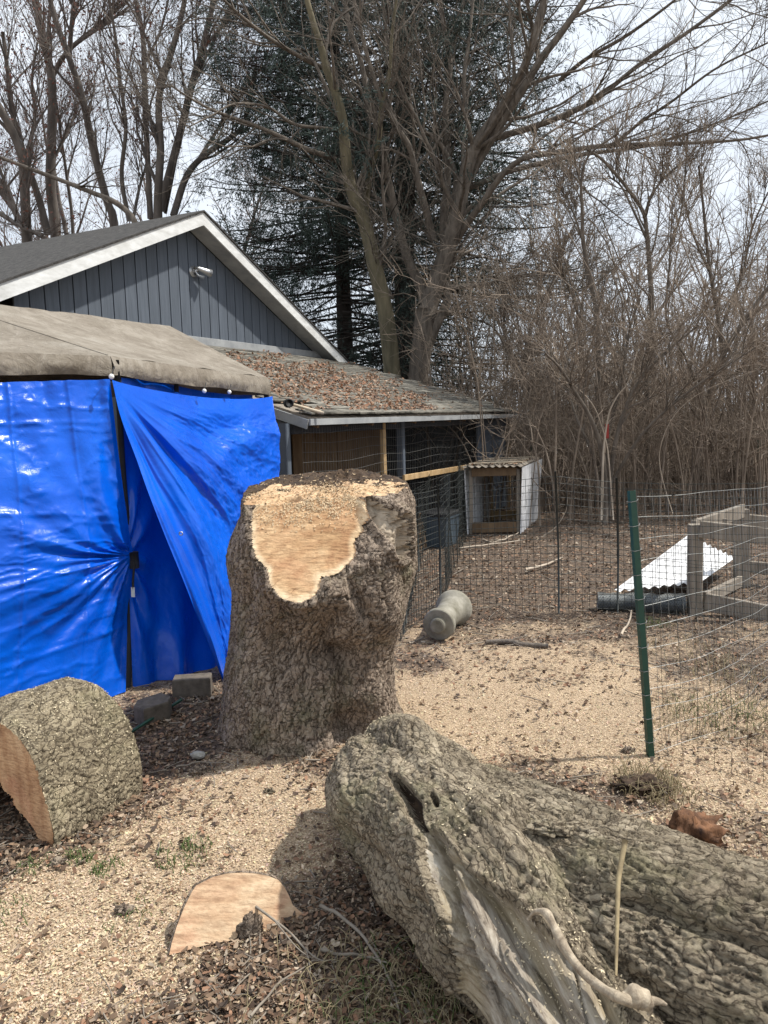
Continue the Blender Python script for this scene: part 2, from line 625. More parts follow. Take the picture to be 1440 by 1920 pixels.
M['white_metal'] = simple('white_corrugated_metal', (0.46, 0.46, 0.46, 1), (0.80, 0.81, 0.83, 1), 6, 0.5, 0.001, (1, 1, 0.5), detail=9, dist=1.5)
M['wire_dark'] = simple('dark_wire', (0.012, 0.015, 0.014, 1), (0.03, 0.035, 0.03, 1), 10, 0.5)
M['wire_galv'] = simple('galvanised_wire', (0.16, 0.165, 0.16, 1), (0.3, 0.31, 0.30, 1), 10, 0.5, Metallic=0.6)
M['wire_coop'] = simple('grey_hardware_cloth', (0.10, 0.10, 0.10, 1), (0.18, 0.18, 0.17, 1), 10, 0.5, Metallic=0.3)
M['post_green'] = simple('green_painted_steel', (0.006, 0.042, 0.028, 1), (0.012, 0.065, 0.042, 1), 12, 0.42)
M['post_white'] = simple('white_post_tip', (0.55, 0.58, 0.56, 1), (0.7, 0.72, 0.7, 1), 12, 0.5)
M['black'] = simple('black_rubber_and_paint', (0.008, 0.008, 0.009, 1), (0.018, 0.018, 0.02, 1), 10, 0.75)
M['metal'] = simple('brushed_lamp_metal', (0.35, 0.36, 0.37, 1), (0.5, 0.51, 0.52, 1), 10, 0.35, Metallic=0.8)
M['concrete'] = simple('concrete', (0.26, 0.25, 0.225, 1), (0.42, 0.40, 0.36, 1), 16, 0.92, 0.003)
M['old_concrete'] = simple('mossy_old_concrete', (0.13, 0.12, 0.085, 1), (0.33, 0.31, 0.26, 1), 9, 0.95, 0.004, detail=9)
M['block'] = simple('brown_concrete_block', (0.07, 0.058, 0.046, 1), (0.16, 0.135, 0.108, 1), 22, 0.95, 0.004)
M['ball'] = simple('white_plastic_ball', (0.7, 0.7, 0.68, 1), (0.8, 0.8, 0.78, 1), 8, 0.3)
M['handle'] = simple('pale_wooden_handle', (0.36, 0.29, 0.2, 1), (0.5, 0.42, 0.31, 1), 20, 0.6)
M['red'] = simple('red_marker', (0.25, 0.02, 0.012, 1), (0.35, 0.03, 0.02, 1), 8, 0.6)
M['orange_rot'] = simple('orange_rotten_wood', (0.025, 0.012, 0.008, 1), (0.24, 0.115, 0.055, 1), 20, 0.95, 0.012, (1, 1, 0.35))
M['twig_brown'] = simple('thicket_stems', (0.085, 0.064, 0.048, 1), (0.34, 0.27, 0.205, 1), 1.6, 0.85)
M['bark_maple'] = simple('maple_bark', (0.07, 0.057, 0.045, 1), (0.22, 0.185, 0.15, 1), 4, 0.9, 0.02, (3, 3, 0.8), detail=9)
M['bark_moss'] = simple('mossy_maple_bark', (0.07, 0.062, 0.038, 1), (0.20, 0.17, 0.105, 1), 2.2, 0.9, 0.02, (3, 3, 0.6))
M['bark_far'] = simple('far_tree_bark', (0.065, 0.053, 0.045, 1), (0.17, 0.145, 0.125, 1), 2.0, 0.9, 0.02, (3, 3, 0.6))
M['twig_far'] = simple('far_tree_twigs', (0.10, 0.074, 0.064, 1), (0.19, 0.15, 0.13, 1), 2.0, 0.9)
M['twig_pale'] = simple('pale_dry_stems', (0.30, 0.24, 0.18, 1), (0.5, 0.42, 0.33, 1), 3.0, 0.8)

t = NT('canopy_cloth')
v = t.vec('Object')
n1 = t.noise(v, 2.5, 6, 0.65, 0.6)
c = t.ramp(n1, [(0.3, (0.165, 0.138, 0.107)), (0.55, (0.245, 0.215, 0.175)), (0.75, (0.31, 0.285, 0.245))])
sp = t.ramp(t.noise(v, 45, 3, 0.6), [(0.66, (0, 0, 0)), (0.74, (0.5, 0.5, 0.5))])
c = t.mix(sp, c, (0.5, 0.47, 0.42, 1))
stn = t.ramp(t.noise(t.vec('Object', (1.2, 1.2, .5)), 3.5, 7, 0.75, 1.5), [(0.46, (1, 1, 1)), (0.56, (.72, .70, .66)), (0.64, (1, 1, 1))])
c = t.mix(.8, c, stn, 'MULTIPLY')
M['canopy'] = t.fin(c, 0.9, t.bump(t.noise(v, 14, 6, 0.65, 0.8), 0.03, 0.6))

t = NT('blue_tarpaulin')
v = t.vec('Object')
n1 = t.noise(v, 1.6, 4, 0.6)
c = t.ramp(n1, [(0.3, (0.0, 0.068, 0.50)), (0.7, (0.0, 0.115, 0.68))])
cr1 = t.noise(v, 13, 5, 0.6, 1.2)
vo = t.n('TexVoronoi', feature='DISTANCE_TO_EDGE')
vo.inputs['Scale'].default_value = 9
t.l(t.vec('Object', (1, 1, 0.6)), vo.inputs['Vector'])
nb = t.bump(vo.outputs[0], 0.006, 0.3)
nb = t.bump(cr1, 0.007, 0.5, nb)
nb = t.bump(t.noise(v, 60, 3, 0.6, 0.5), 0.0015, 0.5, nb)
rgh = t.ramp(t.noise(v, 4, 6, 0.7), [(0.35, (.24, .24, .24)), (0.65, (.40, .40, .40))])
t.fin(c, 0.40, nb, IOR=1.45)
t.l(rgh, t.b.inputs['Roughness'])
t.b.inputs['Coat Weight'].default_value = 0.12
t.b.inputs['Specular IOR Level'].default_value = 0.42
t.b.inputs['Coat Roughness'].default_value = 0.12
tr = t.n('BsdfTranslucent')
tr.inputs[0].default_value = (0.0, 0.16, 0.85, 1)
mxs = t.n('MixShader')
mxs.inputs[0].default_value = 0.07
t.l(t.b.outputs[0], mxs.inputs[1])
t.l(tr.outputs[0], mxs.inputs[2])
t.l(mxs.outputs[0], t.out.inputs[0])
M['tarp'] = t.m

t = NT('ground_soil')
v = t.vec('Object')
n0 = t.noise(v, 1.3, 6, 0.65)
n1 = t.noise(v, 34, 5, 0.7)
n2 = t.noise(v, 110, 3, 0.7)
soil = t.ramp(n1, [(0.3, (0.035, 0.024, 0.017)), (0.5, (0.11, 0.078, 0.055)), (0.72, (0.24, 0.17, 0.115))])
saw = t.ramp(n2, [(0.32, (0.15, 0.10, 0.065)), (0.5, (0.42, 0.31, 0.20)), (0.68, (0.64, 0.50, 0.34))])
at = t.n('Attribute', attribute_name='Col')
sep = t.n('SeparateColor')
t.l(at.outputs['Color'], sep.inputs[0])
ad = t.n('Math', operation='ADD')
t.l(sep.outputs[0], ad.inputs[0])
mm = t.n('Math', operation='MULTIPLY')
mm.inputs[1].default_value = 0.9
s2 = t.n('Math', operation='SUBTRACT')
s2.inputs[1].default_value = 0.5
t.l(n1, s2.inputs[0])
t.l(s2.outputs[0], mm.inputs[0])
t.l(mm.outputs[0], ad.inputs[1])
fr = t.ramp(ad.outputs[0], [(0.35, (0, 0, 0)), (0.62, (1, 1, 1))])
c = t.mix(fr, soil, saw)
nb = t.bump(n1, 0.02, 0.8)
nb = t.bump(n2, 0.008, 0.9, nb)
M['ground'] = t.fin(c, 0.95, nb)

# ------------------------------------------------------------------ ground
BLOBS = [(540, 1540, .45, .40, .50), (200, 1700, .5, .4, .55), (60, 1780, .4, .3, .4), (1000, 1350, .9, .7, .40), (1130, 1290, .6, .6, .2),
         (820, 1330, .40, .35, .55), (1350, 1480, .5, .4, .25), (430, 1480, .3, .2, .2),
         (340, 1365, .42, .55, -.72), (250, 1480, .15, .3, -.3), (30, 1570, .30, .35, -1.1), (720, 1760, .28, .40, -1.0), (520, 1900, .5, .2, -.35), (850, 1860, .3, .3, -.8),  # negative blobs: stump and log shadows put into ground colour, besides some real litter
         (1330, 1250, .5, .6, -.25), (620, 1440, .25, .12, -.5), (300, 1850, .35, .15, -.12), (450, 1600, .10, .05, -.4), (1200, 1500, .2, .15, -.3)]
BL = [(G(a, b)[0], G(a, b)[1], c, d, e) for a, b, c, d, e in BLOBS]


def saw_shade_mask(x, y):
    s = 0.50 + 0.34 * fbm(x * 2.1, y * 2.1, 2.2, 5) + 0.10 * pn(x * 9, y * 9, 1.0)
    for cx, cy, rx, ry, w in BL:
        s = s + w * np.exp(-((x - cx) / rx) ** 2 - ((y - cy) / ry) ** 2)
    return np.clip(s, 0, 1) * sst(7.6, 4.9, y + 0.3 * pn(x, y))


def gz(x, y):
    near = sst(40, 15, np.hypot(x, y))
    return (0.016 * fbm(x * 1.7, y * 1.7, 0.5, 4) + 0.006 * pn(x * 14, y * 14, 3.3)) * near + 0.02 * (1 - near)


def axis_pts(a, b, st, lo, hi):
    mid = np.arange(a, b, st)
    g = np.cumsum(st * 1.22 ** np.arange(1, 60))
    left = a - g
    left = left[left > lo][::-1]
    right = b + g
    right = right[right < hi]
    return np.concatenate([[lo], left, mid, right, [hi]])


gx = axis_pts(-2.6, 3.2, 0.036, -300, 300)
gy = axis_pts(1.2, 7.0, 0.036, -60, 500)
X, Y = np.meshgrid(gx, gy)
ms = saw_shade_mask(X, Y).ravel()
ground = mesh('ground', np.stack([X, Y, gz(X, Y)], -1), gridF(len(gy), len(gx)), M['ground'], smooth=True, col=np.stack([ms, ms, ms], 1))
setp(ground, kind='structure')


def in_view(x, y, pad=60):
    P = proj(np.stack([x, y, np.zeros_like(x)], -1))
    return (P[:, 0] > -pad) & (P[:, 0] < 1440 + pad) & (P[:, 1] < 1920 + pad)


def ground_pts(n, y0, y1, k=2.0):
    """random ground points in the camera's sector, denser near the camera"""
    y = (y0 ** (1 - k) + RNG.rand(n) * (y1 ** (1 - k) - y0 ** (1 - k))) ** (1 / (1 - k)) if k != 1 else y0 * (y1 / y0) ** RNG.rand(n)
    x = (RNG.rand(n) * 2 - 1) * (y * 0.56 + 0.25)
    o = in_view(x, y)
    return x[o], y[o]


# sawdust and wood chips
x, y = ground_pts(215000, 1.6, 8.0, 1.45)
k = saw_shade_mask(x, y) > -0.12 + 0.85 * RNG.rand(len(x))
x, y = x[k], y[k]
n = len(x)
c = np.where(RNG.rand(n, 1) < .4, np.array([[0.66, 0.50, 0.36]]), np.array([[0.68, 0.56, 0.38]])) * RNG.uniform(0.62, 1.12, (n, 1)) * np.array([1, 1, 1]) + RNG.uniform(-0.03, 0.03, (n, 3))
c = np.where(RNG.rand(n, 1) < 0.18, np.array([0.40, 0.26, 0.15]) * RNG.uniform(0.5, 1.2, (n, 1)), c)
up = np.tile([0, 0, 1.0], (n, 1))
L = RNG.uniform(0.004, 0.0145, n) * np.where(RNG.rand(n) < .06, 1.9, 1)
o = plates('wood_chips', np.stack([x, y, gz(x, y) + 0.002 + 0.004 * RNG.rand(n)], 1), up, L * 1.15, L * RNG.uniform(0.45, 0.85, n), np.clip(c, 0, 1), M['flake'], flat=True)
setp(o, 'pale fresh sawdust and wood chips strewn over the yard', None, kind='stuff')

# leaf litter and bark crumbs
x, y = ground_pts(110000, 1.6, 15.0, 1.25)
k = (saw_shade_mask(x, y) < 0.02 + 0.95 * RNG.rand(len(x)) ** 1.5) | (RNG.rand(len(x)) < .03 + .12 * sst(.1, .6, fbm(x * 3, y * 3, 5.5, 4)))
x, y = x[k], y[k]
n = len(x)
pal = np.array([[0.22, 0.145, 0.09], [0.13, 0.08, 0.05], [0.34, 0.255, 0.18], [0.27, 0.15, 0.09], [0.075, 0.05, 0.035], [0.40, 0.33, 0.25]])
c = pal[RNG.choice(6, n, p=[.28, .24, .14, .12, .16, .06])] * RNG.uniform(0.65, 1.25, (n, 1))
L = RNG.uniform(0.008, 0.030, n) * (0.75 + 0.09 * y)
o = plates('leaf_litter', np.stack([x, y, gz(x, y) + 0.004 + 0.012 * RNG.rand(n)], 1), np.tile([0, 0, 1.0], (n, 1)), L, L * RNG.uniform(0.35, 0.75, n), np.clip(c, 0, 1), M['leafy'], curl=0.35)
setp(o, 'brown dead leaves and bark crumbs scattered over the ground', None, kind='stuff')

# fine twigs lying in the litter
x, y = ground_pts(2600, 1.7, 13.0, 0.9)
k = saw_shade_mask(x, y) < 0.35 + 0.6 * RNG.rand(len(x))
x, y = x[k], y[k]
n = len(x)
a = RNG.rand(n) * 6.28
L = RNG.uniform(0.03, 0.16, n) * (0.5 + 0.16 * y)
s = np.linspace(-0.5, 0.5, 4)
bend = RNG.uniform(-.25, .25, n)
P = np.stack([x[:, None] + L[:, None] * (s * np.cos(a)[:, None] + bend[:, None] * s ** 2 * np.sin(a)[:, None]),
              y[:, None] + L[:, None] * (s * np.sin(a)[:, None] - bend[:, None] * s ** 2 * np.cos(a)[:, None]),
              (gz(x, y) + 0.012)[:, None] + L[:, None] * s * RNG.uniform(-.12, .2, n)[:, None]], -1)
V, Fs = tubes([(P, np.tile(RNG.uniform(.0008, .0024, n)[:, None], (1, 4)) * (0.7 + .2 * y[:, None]))], [4])
o = mesh('fallen_twigs', V, Fs, M['wood_grey'])
setp(o, 'thin broken twigs lying among the leaf litter', None, kind='stuff')


# ------------------------------------------------------------------ garage
GD = np.array([0.447, 0.894, 0.0])
GD /= np.linalg.norm(GD)
GN = np.array([GD[1], -GD[0], 0.0])
GP = np.array([-3.8, 8.3, 0.0])
UP = np.array([0, 0, 1.0])


def W3(px, py, off):
    """point where the view ray meets the plane parallel to the gable at offset off"""
    d = ray(px, py)
    t_ = (off - (CAM - GP) @ GN) / (d @ GN)
    return CAM + d * t_


def gt(t_, off, z):
    return GP + GD * t_ + GN * off + UP * z


OV = 0.30
pk = W3(381, 398, OV)
rl = W3(0, 532, OV)
rr = W3(655, 682, OV)
tp, zp = (pk - GP) @ GD, pk[2]
tr_, zr = (rr - GP) @ GD, rr[2]
tl0, zl0 = (rl - GP) @ GD, rl[2]
sR = (zp - zr) / (tr_ - tp)
sL = (zp - zl0) / (tp - tl0)
tl_ = tp - (tr_ - tp)
zl = zp - sL * (tp - tl_)


def ztop(t_):
    return np.where(t_ > tp, zp - sR * (t_ - tp), zp - sL * (tp - t_))


garage = thing('garage', 'dark grey garage with white gable trim and a dark shingle roof behind the tent', 'garage', gt(tp, -3, 0))
# body: side and back walls
b = MB()
zc = 2.35
D = 8.0
q = [gt(tl_ + .35, -0.03, 0), gt(tr_ - .35, -0.03, 0), gt(tr_ - .35, -D, 0), gt(tl_ + .35, -D, 0)]
q += [v_ + UP * zc for v_ in q]
gb = [gt(tp, -0.03, zp - .28), gt(tp, -D, zp - .28)]
b.add(q + gb, [[0, 1, 5, 8, 4], [1, 2, 6, 5], [2, 3, 7, 9, 6], [3, 0, 4, 7]])
b.build('wall', M['groove'], garage)
# grooved boards of the gable, each one a part
bw = 0.2
for i in range(-14, 40):
    t0, t1 = tp + i * bw + 0.008, tp + (i + 1) * bw - 0.009
    if t0 < tl_ + .4 or t1 > tr_ - .42:
        continue
    z0 = 0.15
    tops = [(t0, float(ztop(t0)) - .17), (t1, float(ztop(t1)) - .17)]
    if t0 < tp < t1:
        tops = [(t0, tops[0][1]), (tp, zp - .17), (t1, tops[1][1])]
    pts = [(t0, z0), (t1, z0)] + tops[::-1]
    jit = random.uniform(-.001, .001)
    fr = [gt(a_, 0.0 + jit, z_) for a_, z_ in pts]
    bk = [gt(a_, -0.025, z_) for a_, z_ in pts]
    k = len(pts)
    mesh('siding_board', fr + bk, [list(range(k))] + [[j, k + j, k + (j + 1) % k, (j + 1) % k] for j in range(k)], M['siding'], garage)
# rake fascia, soffit, roof
for (ta, za, tb, zb) in ((tl_, zl, tp, zp), (tp, zp, tr_, zr)):
    b = MB()
    H_ = 0.165
    vs = []
    for off in (OV, OV - .022):
        vs += [gt(ta, off, za), gt(tb, off, zb), gt(tb, off, zb - H_), gt(ta, off, za - H_)]
    b.add(vs, [[0, 1, 2, 3], [7, 6, 5, 4], [0, 4, 5, 1], [1, 5, 6, 2], [2, 6, 7, 3], [3, 7, 4, 0]])
    b.build('rake_board', M['white_trim'], garage)
    b = MB()
    vs = []
    for dz in (-.135, -.155):
        vs += [gt(ta, OV - .024, za + dz), gt(tb, OV - .024, zb + dz), gt(tb, 0.004, zb + dz), gt(ta, 0.004, za + dz)]
    b.add(vs, [[0, 1, 2, 3], [7, 6, 5, 4], [0, 4, 5, 1], [1, 5, 6, 2], [2, 6, 7, 3], [3, 7, 4, 0]])
    b.build('soffit', M['grey_trim'], garage)  # white soffit coloured grey, its underside shade put into the paint
    b = MB()
    vs = []
    for dz in (.005, .028):
        vs += [gt(ta, OV + .02, za + dz), gt(tb, OV + .02, zb + dz), gt(tb, -D, zb + dz), gt(ta, -D, za + dz)]
    b.add(vs, [[0, 1, 2, 3], [7, 6, 5, 4], [0, 4, 5, 1], [1, 5, 6, 2], [2, 6, 7, 3], [3, 7, 4, 0]])
    b.build('roof_panel', M['shingle_dark'], garage)
# eave end block (right)
MB().beam(gt(tr_ + .01, OV - .1, zr - .10), gt(tr_ + .01, -0.6, zr - .10), .05, .16).build('gutter_end', M['white_trim'], garage)


def shingle_mesh(name, w, d, th, mat):
    """three-tab strip lying in x (width) / y (up the slope); lower edge at y=0"""
    pr = []
    tab = w / 3
    for i in range(3):
        pr += [(i * tab + .004, 0.0 + .004 * (i % 2)), ((i + 1) * tab - .004, -.003 * (i % 2)), ((i + 1) * tab - .004, d * .8), ((i + 1) * tab + .004, d * .8)]
    pr = pr[:-1] + [(w, d), (0, d)]
    k = len(pr)
    V = [(a, c_, th) for a, c_ in pr] + [(a, c_, 0) for a, c_ in pr]
    me = bpy.data.meshes.new(name)
    me.from_pydata(V, [], [list(range(k))] + [[j, k + j, k + (j + 1) % k, (j + 1) % k] for j in range(k)])
    me.materials.append(mat)
    return me


def roof_strips(parent, name, me, w, d, o, ex, ey, wid, leng, lim=300, rag=0.3):
    """o eave corner, ex along the eave, ey up the slope"""
    ex, ey = nrm(ex), nrm(ey)
    ez = nrm(np.cross(ex, ey))
    base = np.array(parent.location)
    rows = int(leng / d)
    cells = []
    for r_ in range(rows):
        off = (r_ % 3) * w / 3
        for c_ in range(-1, int(wid / w) + 1):
            xx = c_ * w + off
            if xx < -w * .1 or xx + w > wid + w * .1:
                continue
            p_ = o + ex * xx + ey * (r_ * d) + ez * (.002 + .002 * random.random())
            cells.append((np.linalg.norm(p_ - CAM), p_))
    cells.sort(key=lambda q_: q_[0])
    for k_, (dist, p_) in enumerate(cells[:lim]):
        tilt = math.atan2(.0045, d) + random.uniform(0, .014) * rag
        rz = random.uniform(-.012, .012) * rag
        e1 = ex * math.cos(rz) + ey * math.sin(rz)
        e2 = np.cross(ez, e1)
        # lower edge lifted so that each course laps the one below
        e2b = nrm(e2 - ez * math.tan(tilt))
        e3 = np.cross(e1, e2b)
        pp = p_ - base + ez * (d * math.tan(tilt) + .004)
        mm_ = Matrix([[e1[0], e2b[0], e3[0], pp[0]], [e1[1], e2b[1], e3[1], pp[1]], [e1[2], e2b[2], e3[2], pp[2]], [0, 0, 0, 1]])
        inst(me, name, mm_, parent)


# dark strips on the near slope of the garage roof
sm = shingle_mesh('dark_shingle_strip', .95, .17, .016, M['shingle_dark2'])
eyL = gt(tp, 0, zp) - gt(tl_, 0, zl)
o_ = gt(tl_, OV + .02, zl + .03)
sl_len = np.linalg.norm(eyL)
rows0 = 9
o2 = o_ + nrm(eyL) * rows0 * .15
roof_strips(garage, 'shingle', sm, .95, .15, o2, -GN, eyL, 6.6, sl_len - rows0 * .15, 300, 1.0)

# flood light on the gable
fl = W3(362, 509, 0.0)
lamp = thing('flood_light', 'silver cone flood light mounted on the dark gable boards', 'light', fl)
MB().tube([fl + GN * .0, fl + GN * .035, fl + GN * .045], [.075, .075, .055], 20).build('mounting_plate', M['metal'], lamp, True)
el = fl + GN * .11 + UP * .02
MB().tube([fl + GN * .04, el, el + GD * .03 - UP * .02], [.018, .018, .018], 8).build('arm', M['metal'], lamp, True)
hd = nrm(GD * .85 + GN * .35 - UP * .25)
hp = el + GD * .02
MB().tube([hp - hd * .05, hp - hd * .02, hp + hd * .03, hp + hd * .09, hp + hd * .16, hp + hd * .165, hp + hd * .10], [.016, .03, .036, .044, .056, .05, .03], 20, cap=True).build('lamp_shade', M['metal'], lamp, True)
el2 = fl + GN * .10 + GD * -.02 - UP * .07
MB().tube([fl + GN * .04, el2, el2 + hd * .08], [.014, .016, .03], 8).build('lamp_holder', M['metal'], lamp, True)

# ------------------------------------------------------------------ lean-to chicken coop
ln, lf = W3(578, 786, 3.33), W3(975, 771, 3.33)
tN, tF = (ln - GP) @ GD, (lf - GP) @ GD
zE = (ln[2] + lf[2]) / 2
wt = W3(420, 655, .02)
zT = wt[2]
coop = thing('chicken_coop', 'open fronted lean-to chicken coop with a sagging leaf covered shingle roof', 'coop', gt((tN + tF) / 2, 1.6, 0))


def lz(w):
    return zT + (zE - zT) * w / 3.33


# roof deck with a slight sag
us, vs_ = np.linspace(0, 1, 40), np.linspace(0, 1, 16)
V = []
for a_ in us:
    for w_ in vs_:
        V.append(gt(tN + (tF - tN) * a_, .03 + 3.30 * w_, lz(3.33 * w_) - .035 * math.sin(a_ * 9) * w_ * .4))
top = np.array(V)
bot = top - UP * .03
n_ = len(top)
Fs = gridF(40, 16)
allF = Fs.tolist() + (Fs + n_)[:, ::-1].tolist()
for i in range(39):
    allF.append([i * 16 + 15, (i + 1) * 16 + 15, n_ + (i + 1) * 16 + 15, n_ + i * 16 + 15])
for j in range(15):
    allF.append([j, j + 1, n_ + j + 1, n_ + j])
    allF.append([39 * 16 + j, n_ + 39 * 16 + j, n_ + 39 * 16 + j + 1, 39 * 16 + j + 1])
mesh('roof_deck', np.vstack([top, bot]), allF, M['wood_grey'], coop)
eyS = gt(0, 0.03, zT) - gt(0, 3.33, zE)
sm2 = shingle_mesh('shingle_strip', .95, .18, .016, M['shingle2'])
roof_strips(coop, 'shingle', sm2, .95, .155, gt(tN, 3.36, zE + .006), GD, eyS, tF - tN, np.linalg.norm(eyS), 300, 1.6)
MB().beam(gt(tN, 3.345, zE - .05), gt(tF, 3.345, zE - .05), .02, .06).build('fascia', M['grey_trim'], coop)
MB().beam(gt(tN - .012, 3.33, zE - .07), gt(tN - .012, .03, zT - .07), .022, .09).build('rake_board', M['grey_trim'], coop)
MB().beam(gt(tN + .1, 0.03, zT + .07), gt(tr_ - .5, 0.03, zT + .07), .03, .12).build('flashing_board', M['grey_trim'], coop)
WF = 3.12
# header and posts
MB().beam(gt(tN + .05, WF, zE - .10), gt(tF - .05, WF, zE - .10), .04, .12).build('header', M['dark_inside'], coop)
for i in range(12):
    t_ = tN + .25 + i * (tF - tN - .5) / 11
    MB().beam(gt(t_, WF + .17, zE - .065), gt(t_, .1, lz(.1) - .08), .04, .09).build('rafter', M['wood_brown'], coop)


def wf(px, py, off=WF):
    return W3(px, py, off)


def post(px, w, mat, off=WF, nm='post', ztop_=None):
    q_ = wf(px, 900, off)
    t_ = (q_ - GP) @ GD
    zt_ = (lz(off) - .12) if ztop_ is None else ztop_
    MB().beam(gt(t_, off, -.02), gt(t_, off, zt_), w, .07, up=GD).build(nm, mat, coop)
    return t_


post(536, .10, M['siding'])
post(720, .05, M['wood_new'])
post(753, .09, M['siding'])
tD = (wf(892, 830) - GP) @ GD
# grey siding panel at the far end, board by board
for i in range(5):
    wdt = (tF - .12 - tD) / 5
    t0 = tD + i * wdt
    MB().beam(gt(t0 + wdt / 2, WF + .02, 0.05), gt(t0 + wdt / 2, WF + .02, zE - .06), wdt - .006, .025, up=GN).build('siding_board', M['siding'], coop)
MB().beam(gt(tF - .08, WF + .03, 0), gt(tF - .08, WF + .03, zE - .55), .035, .06, up=GN).build('corner_stud', M['wood_new'], coop)
# end walls
for t_ in (tN + .05, tF - .06):
    b = MB()
    for (a_, mt) in (((0.05, WF - .06), 0),):
        vv = [gt(t_, .05, 0), gt(t_, WF - .06, 0), gt(t_, WF - .06, lz(WF) - .12), gt(t_, .05, zT - .12)]
        vv += [v_ + GD * .03 for v_ in vv]
        b.add(vv, [[0, 1, 2, 3], [7, 6, 5, 4], [0, 4, 5, 1], [1, 5, 6, 2], [2, 6, 7, 3], [3, 7, 4, 0]])
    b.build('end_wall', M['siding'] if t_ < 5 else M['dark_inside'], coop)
# inner partition of brown boards (behind the wire on the left)
ta, tb = (wf(548, 850, 2.2) - GP) @ GD, (wf(716, 850, 2.2) - GP) @ GD
nb_ = 9
for i in range(nb_):
    t0 = ta + (tb - ta) * (i + .5) / nb_
    MB().beam(gt(t0, 2.2, 0.0), gt(t0, 2.2, 1.65), (tb - ta) / nb_ - .012, .02, up=GN).build('partition_board', M['wood_brown'], coop)
# diagonal boards and shelf inside
for (x0, y0, x1, y1, off) in ((870, 800, 845, 900, 2.6), (855, 805, 828, 905, 2.3), (800, 800, 812, 905, 2.0)):
    MB().beam(wf(x0, y0, off), wf(x1, y1, off), .06, .03, up=GN).build('brace', M['wood_brown'], coop)
# loose yellow rail along the front
MB().beam(wf(757, 896, WF + .06), wf(886, 874, WF + .06), .03, .07).build('rail', M['wood_new'], coop)
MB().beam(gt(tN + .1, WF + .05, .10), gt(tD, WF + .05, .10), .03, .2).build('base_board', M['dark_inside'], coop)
# hardware cloth on the front
ts = np.arange(tN + .15, tD, .05)
P = np.stack([np.stack([gt(t_ + .006 * math.sin(t_ * 7), WF + .05 + .01 * math.sin(3 * t_ + z_ * 3), z_) for z_ in np.linspace(.05, zE - .1, 6)]) for t_ in ts])
zs_ = np.arange(.08, zE - .12, .10)
Ph = np.stack([np.stack([gt(t_, WF + .05 + .01 * math.sin(3 * t_ + z_ * 3), z_ + .014 * math.sin(t_ * 4 + z_ * 5)) for t_ in np.linspace(tN + .15, tD, 30)]) for z_ in zs_])
V, Fs = tubes([(P, np.full(P.shape[:2], .0016)), (Ph, np.full(Ph.shape[:2], .0022))], [3, 3])
setp(mesh('wire_mesh', V, Fs, M['wire_coop'], coop), kind='stuff')

# things stored in front of / inside the coop
pp = W3(786, 985, 3.45)
wp = thing('curved_basket_panel', 'brown woven panel leaning against the coop wire right behind the stump', 'panel', pp)
for i in range(9):
    q_ = GD * (i * .05 - .2)
    base_ = pp + q_
    base_[2] = 0.02
    MB().tube([base_, base_ - GN * .04 + UP * .25, base_ - GN * .12 + UP * .52], [.009, .009, .008], 6).build('stake', M['wood_brown'], wp, True)
for i in range(9):
    z_ = .05 + i * .055
    a_ = pp - GD * .23
    b_ = pp + GD * .23
    a_[2] = b_[2] = z_
    dn = -GN * (.12 * (z_ / .52) ** 1.4) + GN * .012 * (1 if i % 2 else -1)
    MB().tube([a_ + dn, (a_ + b_) / 2 + dn + GN * .02, b_ + dn], .008, 6).build('rail', M['wood_brown'], wp, True)
pp = W3(828, 990, 3.5)
pp[2] = 0
bx = thing('storage_bin', 'blue grey plastic bin standing against the coop front', 'bin', pp)
b = MB()
qs = []
for z_, s_ in ((0.0, .15), (.36, .18), (.36, .195), (.39, .195)):
    qs += [pp + GD * sx * s_ * 1.3 + GN * (sy * s_ - .02) + UP * z_ for sx, sy in ((-1, -1), (1, -1), (1, 1), (-1, 1))]
b.add(qs, [[3, 2, 1, 0]] + [[i * 4 + j, i * 4 + (j + 1) % 4, i * 4 + 4 + (j + 1) % 4, i * 4 + 4 + j] for i in range(3) for j in range(4)])
b.build('bin_body', M['blue_grey'], bx)
b = MB()
qs = []
for z_, s_ in ((.385, .2), (.42, .2), (.43, .18)):
    qs += [pp + GD * sx * s_ * 1.3 + GN * (sy * s_ - .02) + UP * z_ for sx, sy in ((-1, -1), (1, -1), (1, 1), (-1, 1))]
b.add(qs, [[3, 2, 1, 0], [8, 9, 10, 11]] + [[i * 4 + j, i * 4 + (j + 1) % 4, i * 4 + 4 + (j + 1) % 4, i * 4 + 4 + j] for i in range(2) for j in range(4)])
b.build('lid', M['black'], bx)

# mallet on the lean-to roof
def on_roof(px, py, lift=0.0):
    # intersection of the view ray with the lean-to slope
    nn = nrm(np.cross(GD, eyS))
    o0 = gt(tN, 3.33, zE + .03 + lift)
    d = ray(px, py)
    return CAM + d * ((o0 - CAM) @ nn) / (d @ nn)


ma, mb_ = on_roof(541, 756, .05), on_roof(607, 775, .025)
mal = thing('mallet', 'black headed mallet with a pale handle lying on the coop roof edge', 'mallet', (ma + mb_) / 2)
ax = nrm(mb_ - ma)
MB().tube([ma + ax * .02, ma + ax * .2, mb_ - ax * .04, mb_], [.014, .015, .018, .013], 10).build('handle', M['handle'], mal, True)
sd = nrm(np.cross(ax, UP))
MB().tube([ma - sd * .065, ma - sd * .06, ma, ma + sd * .06, ma + sd * .065], [.033, .041, .038, .041, .033], 16).build('head', M['black'], mal, True)

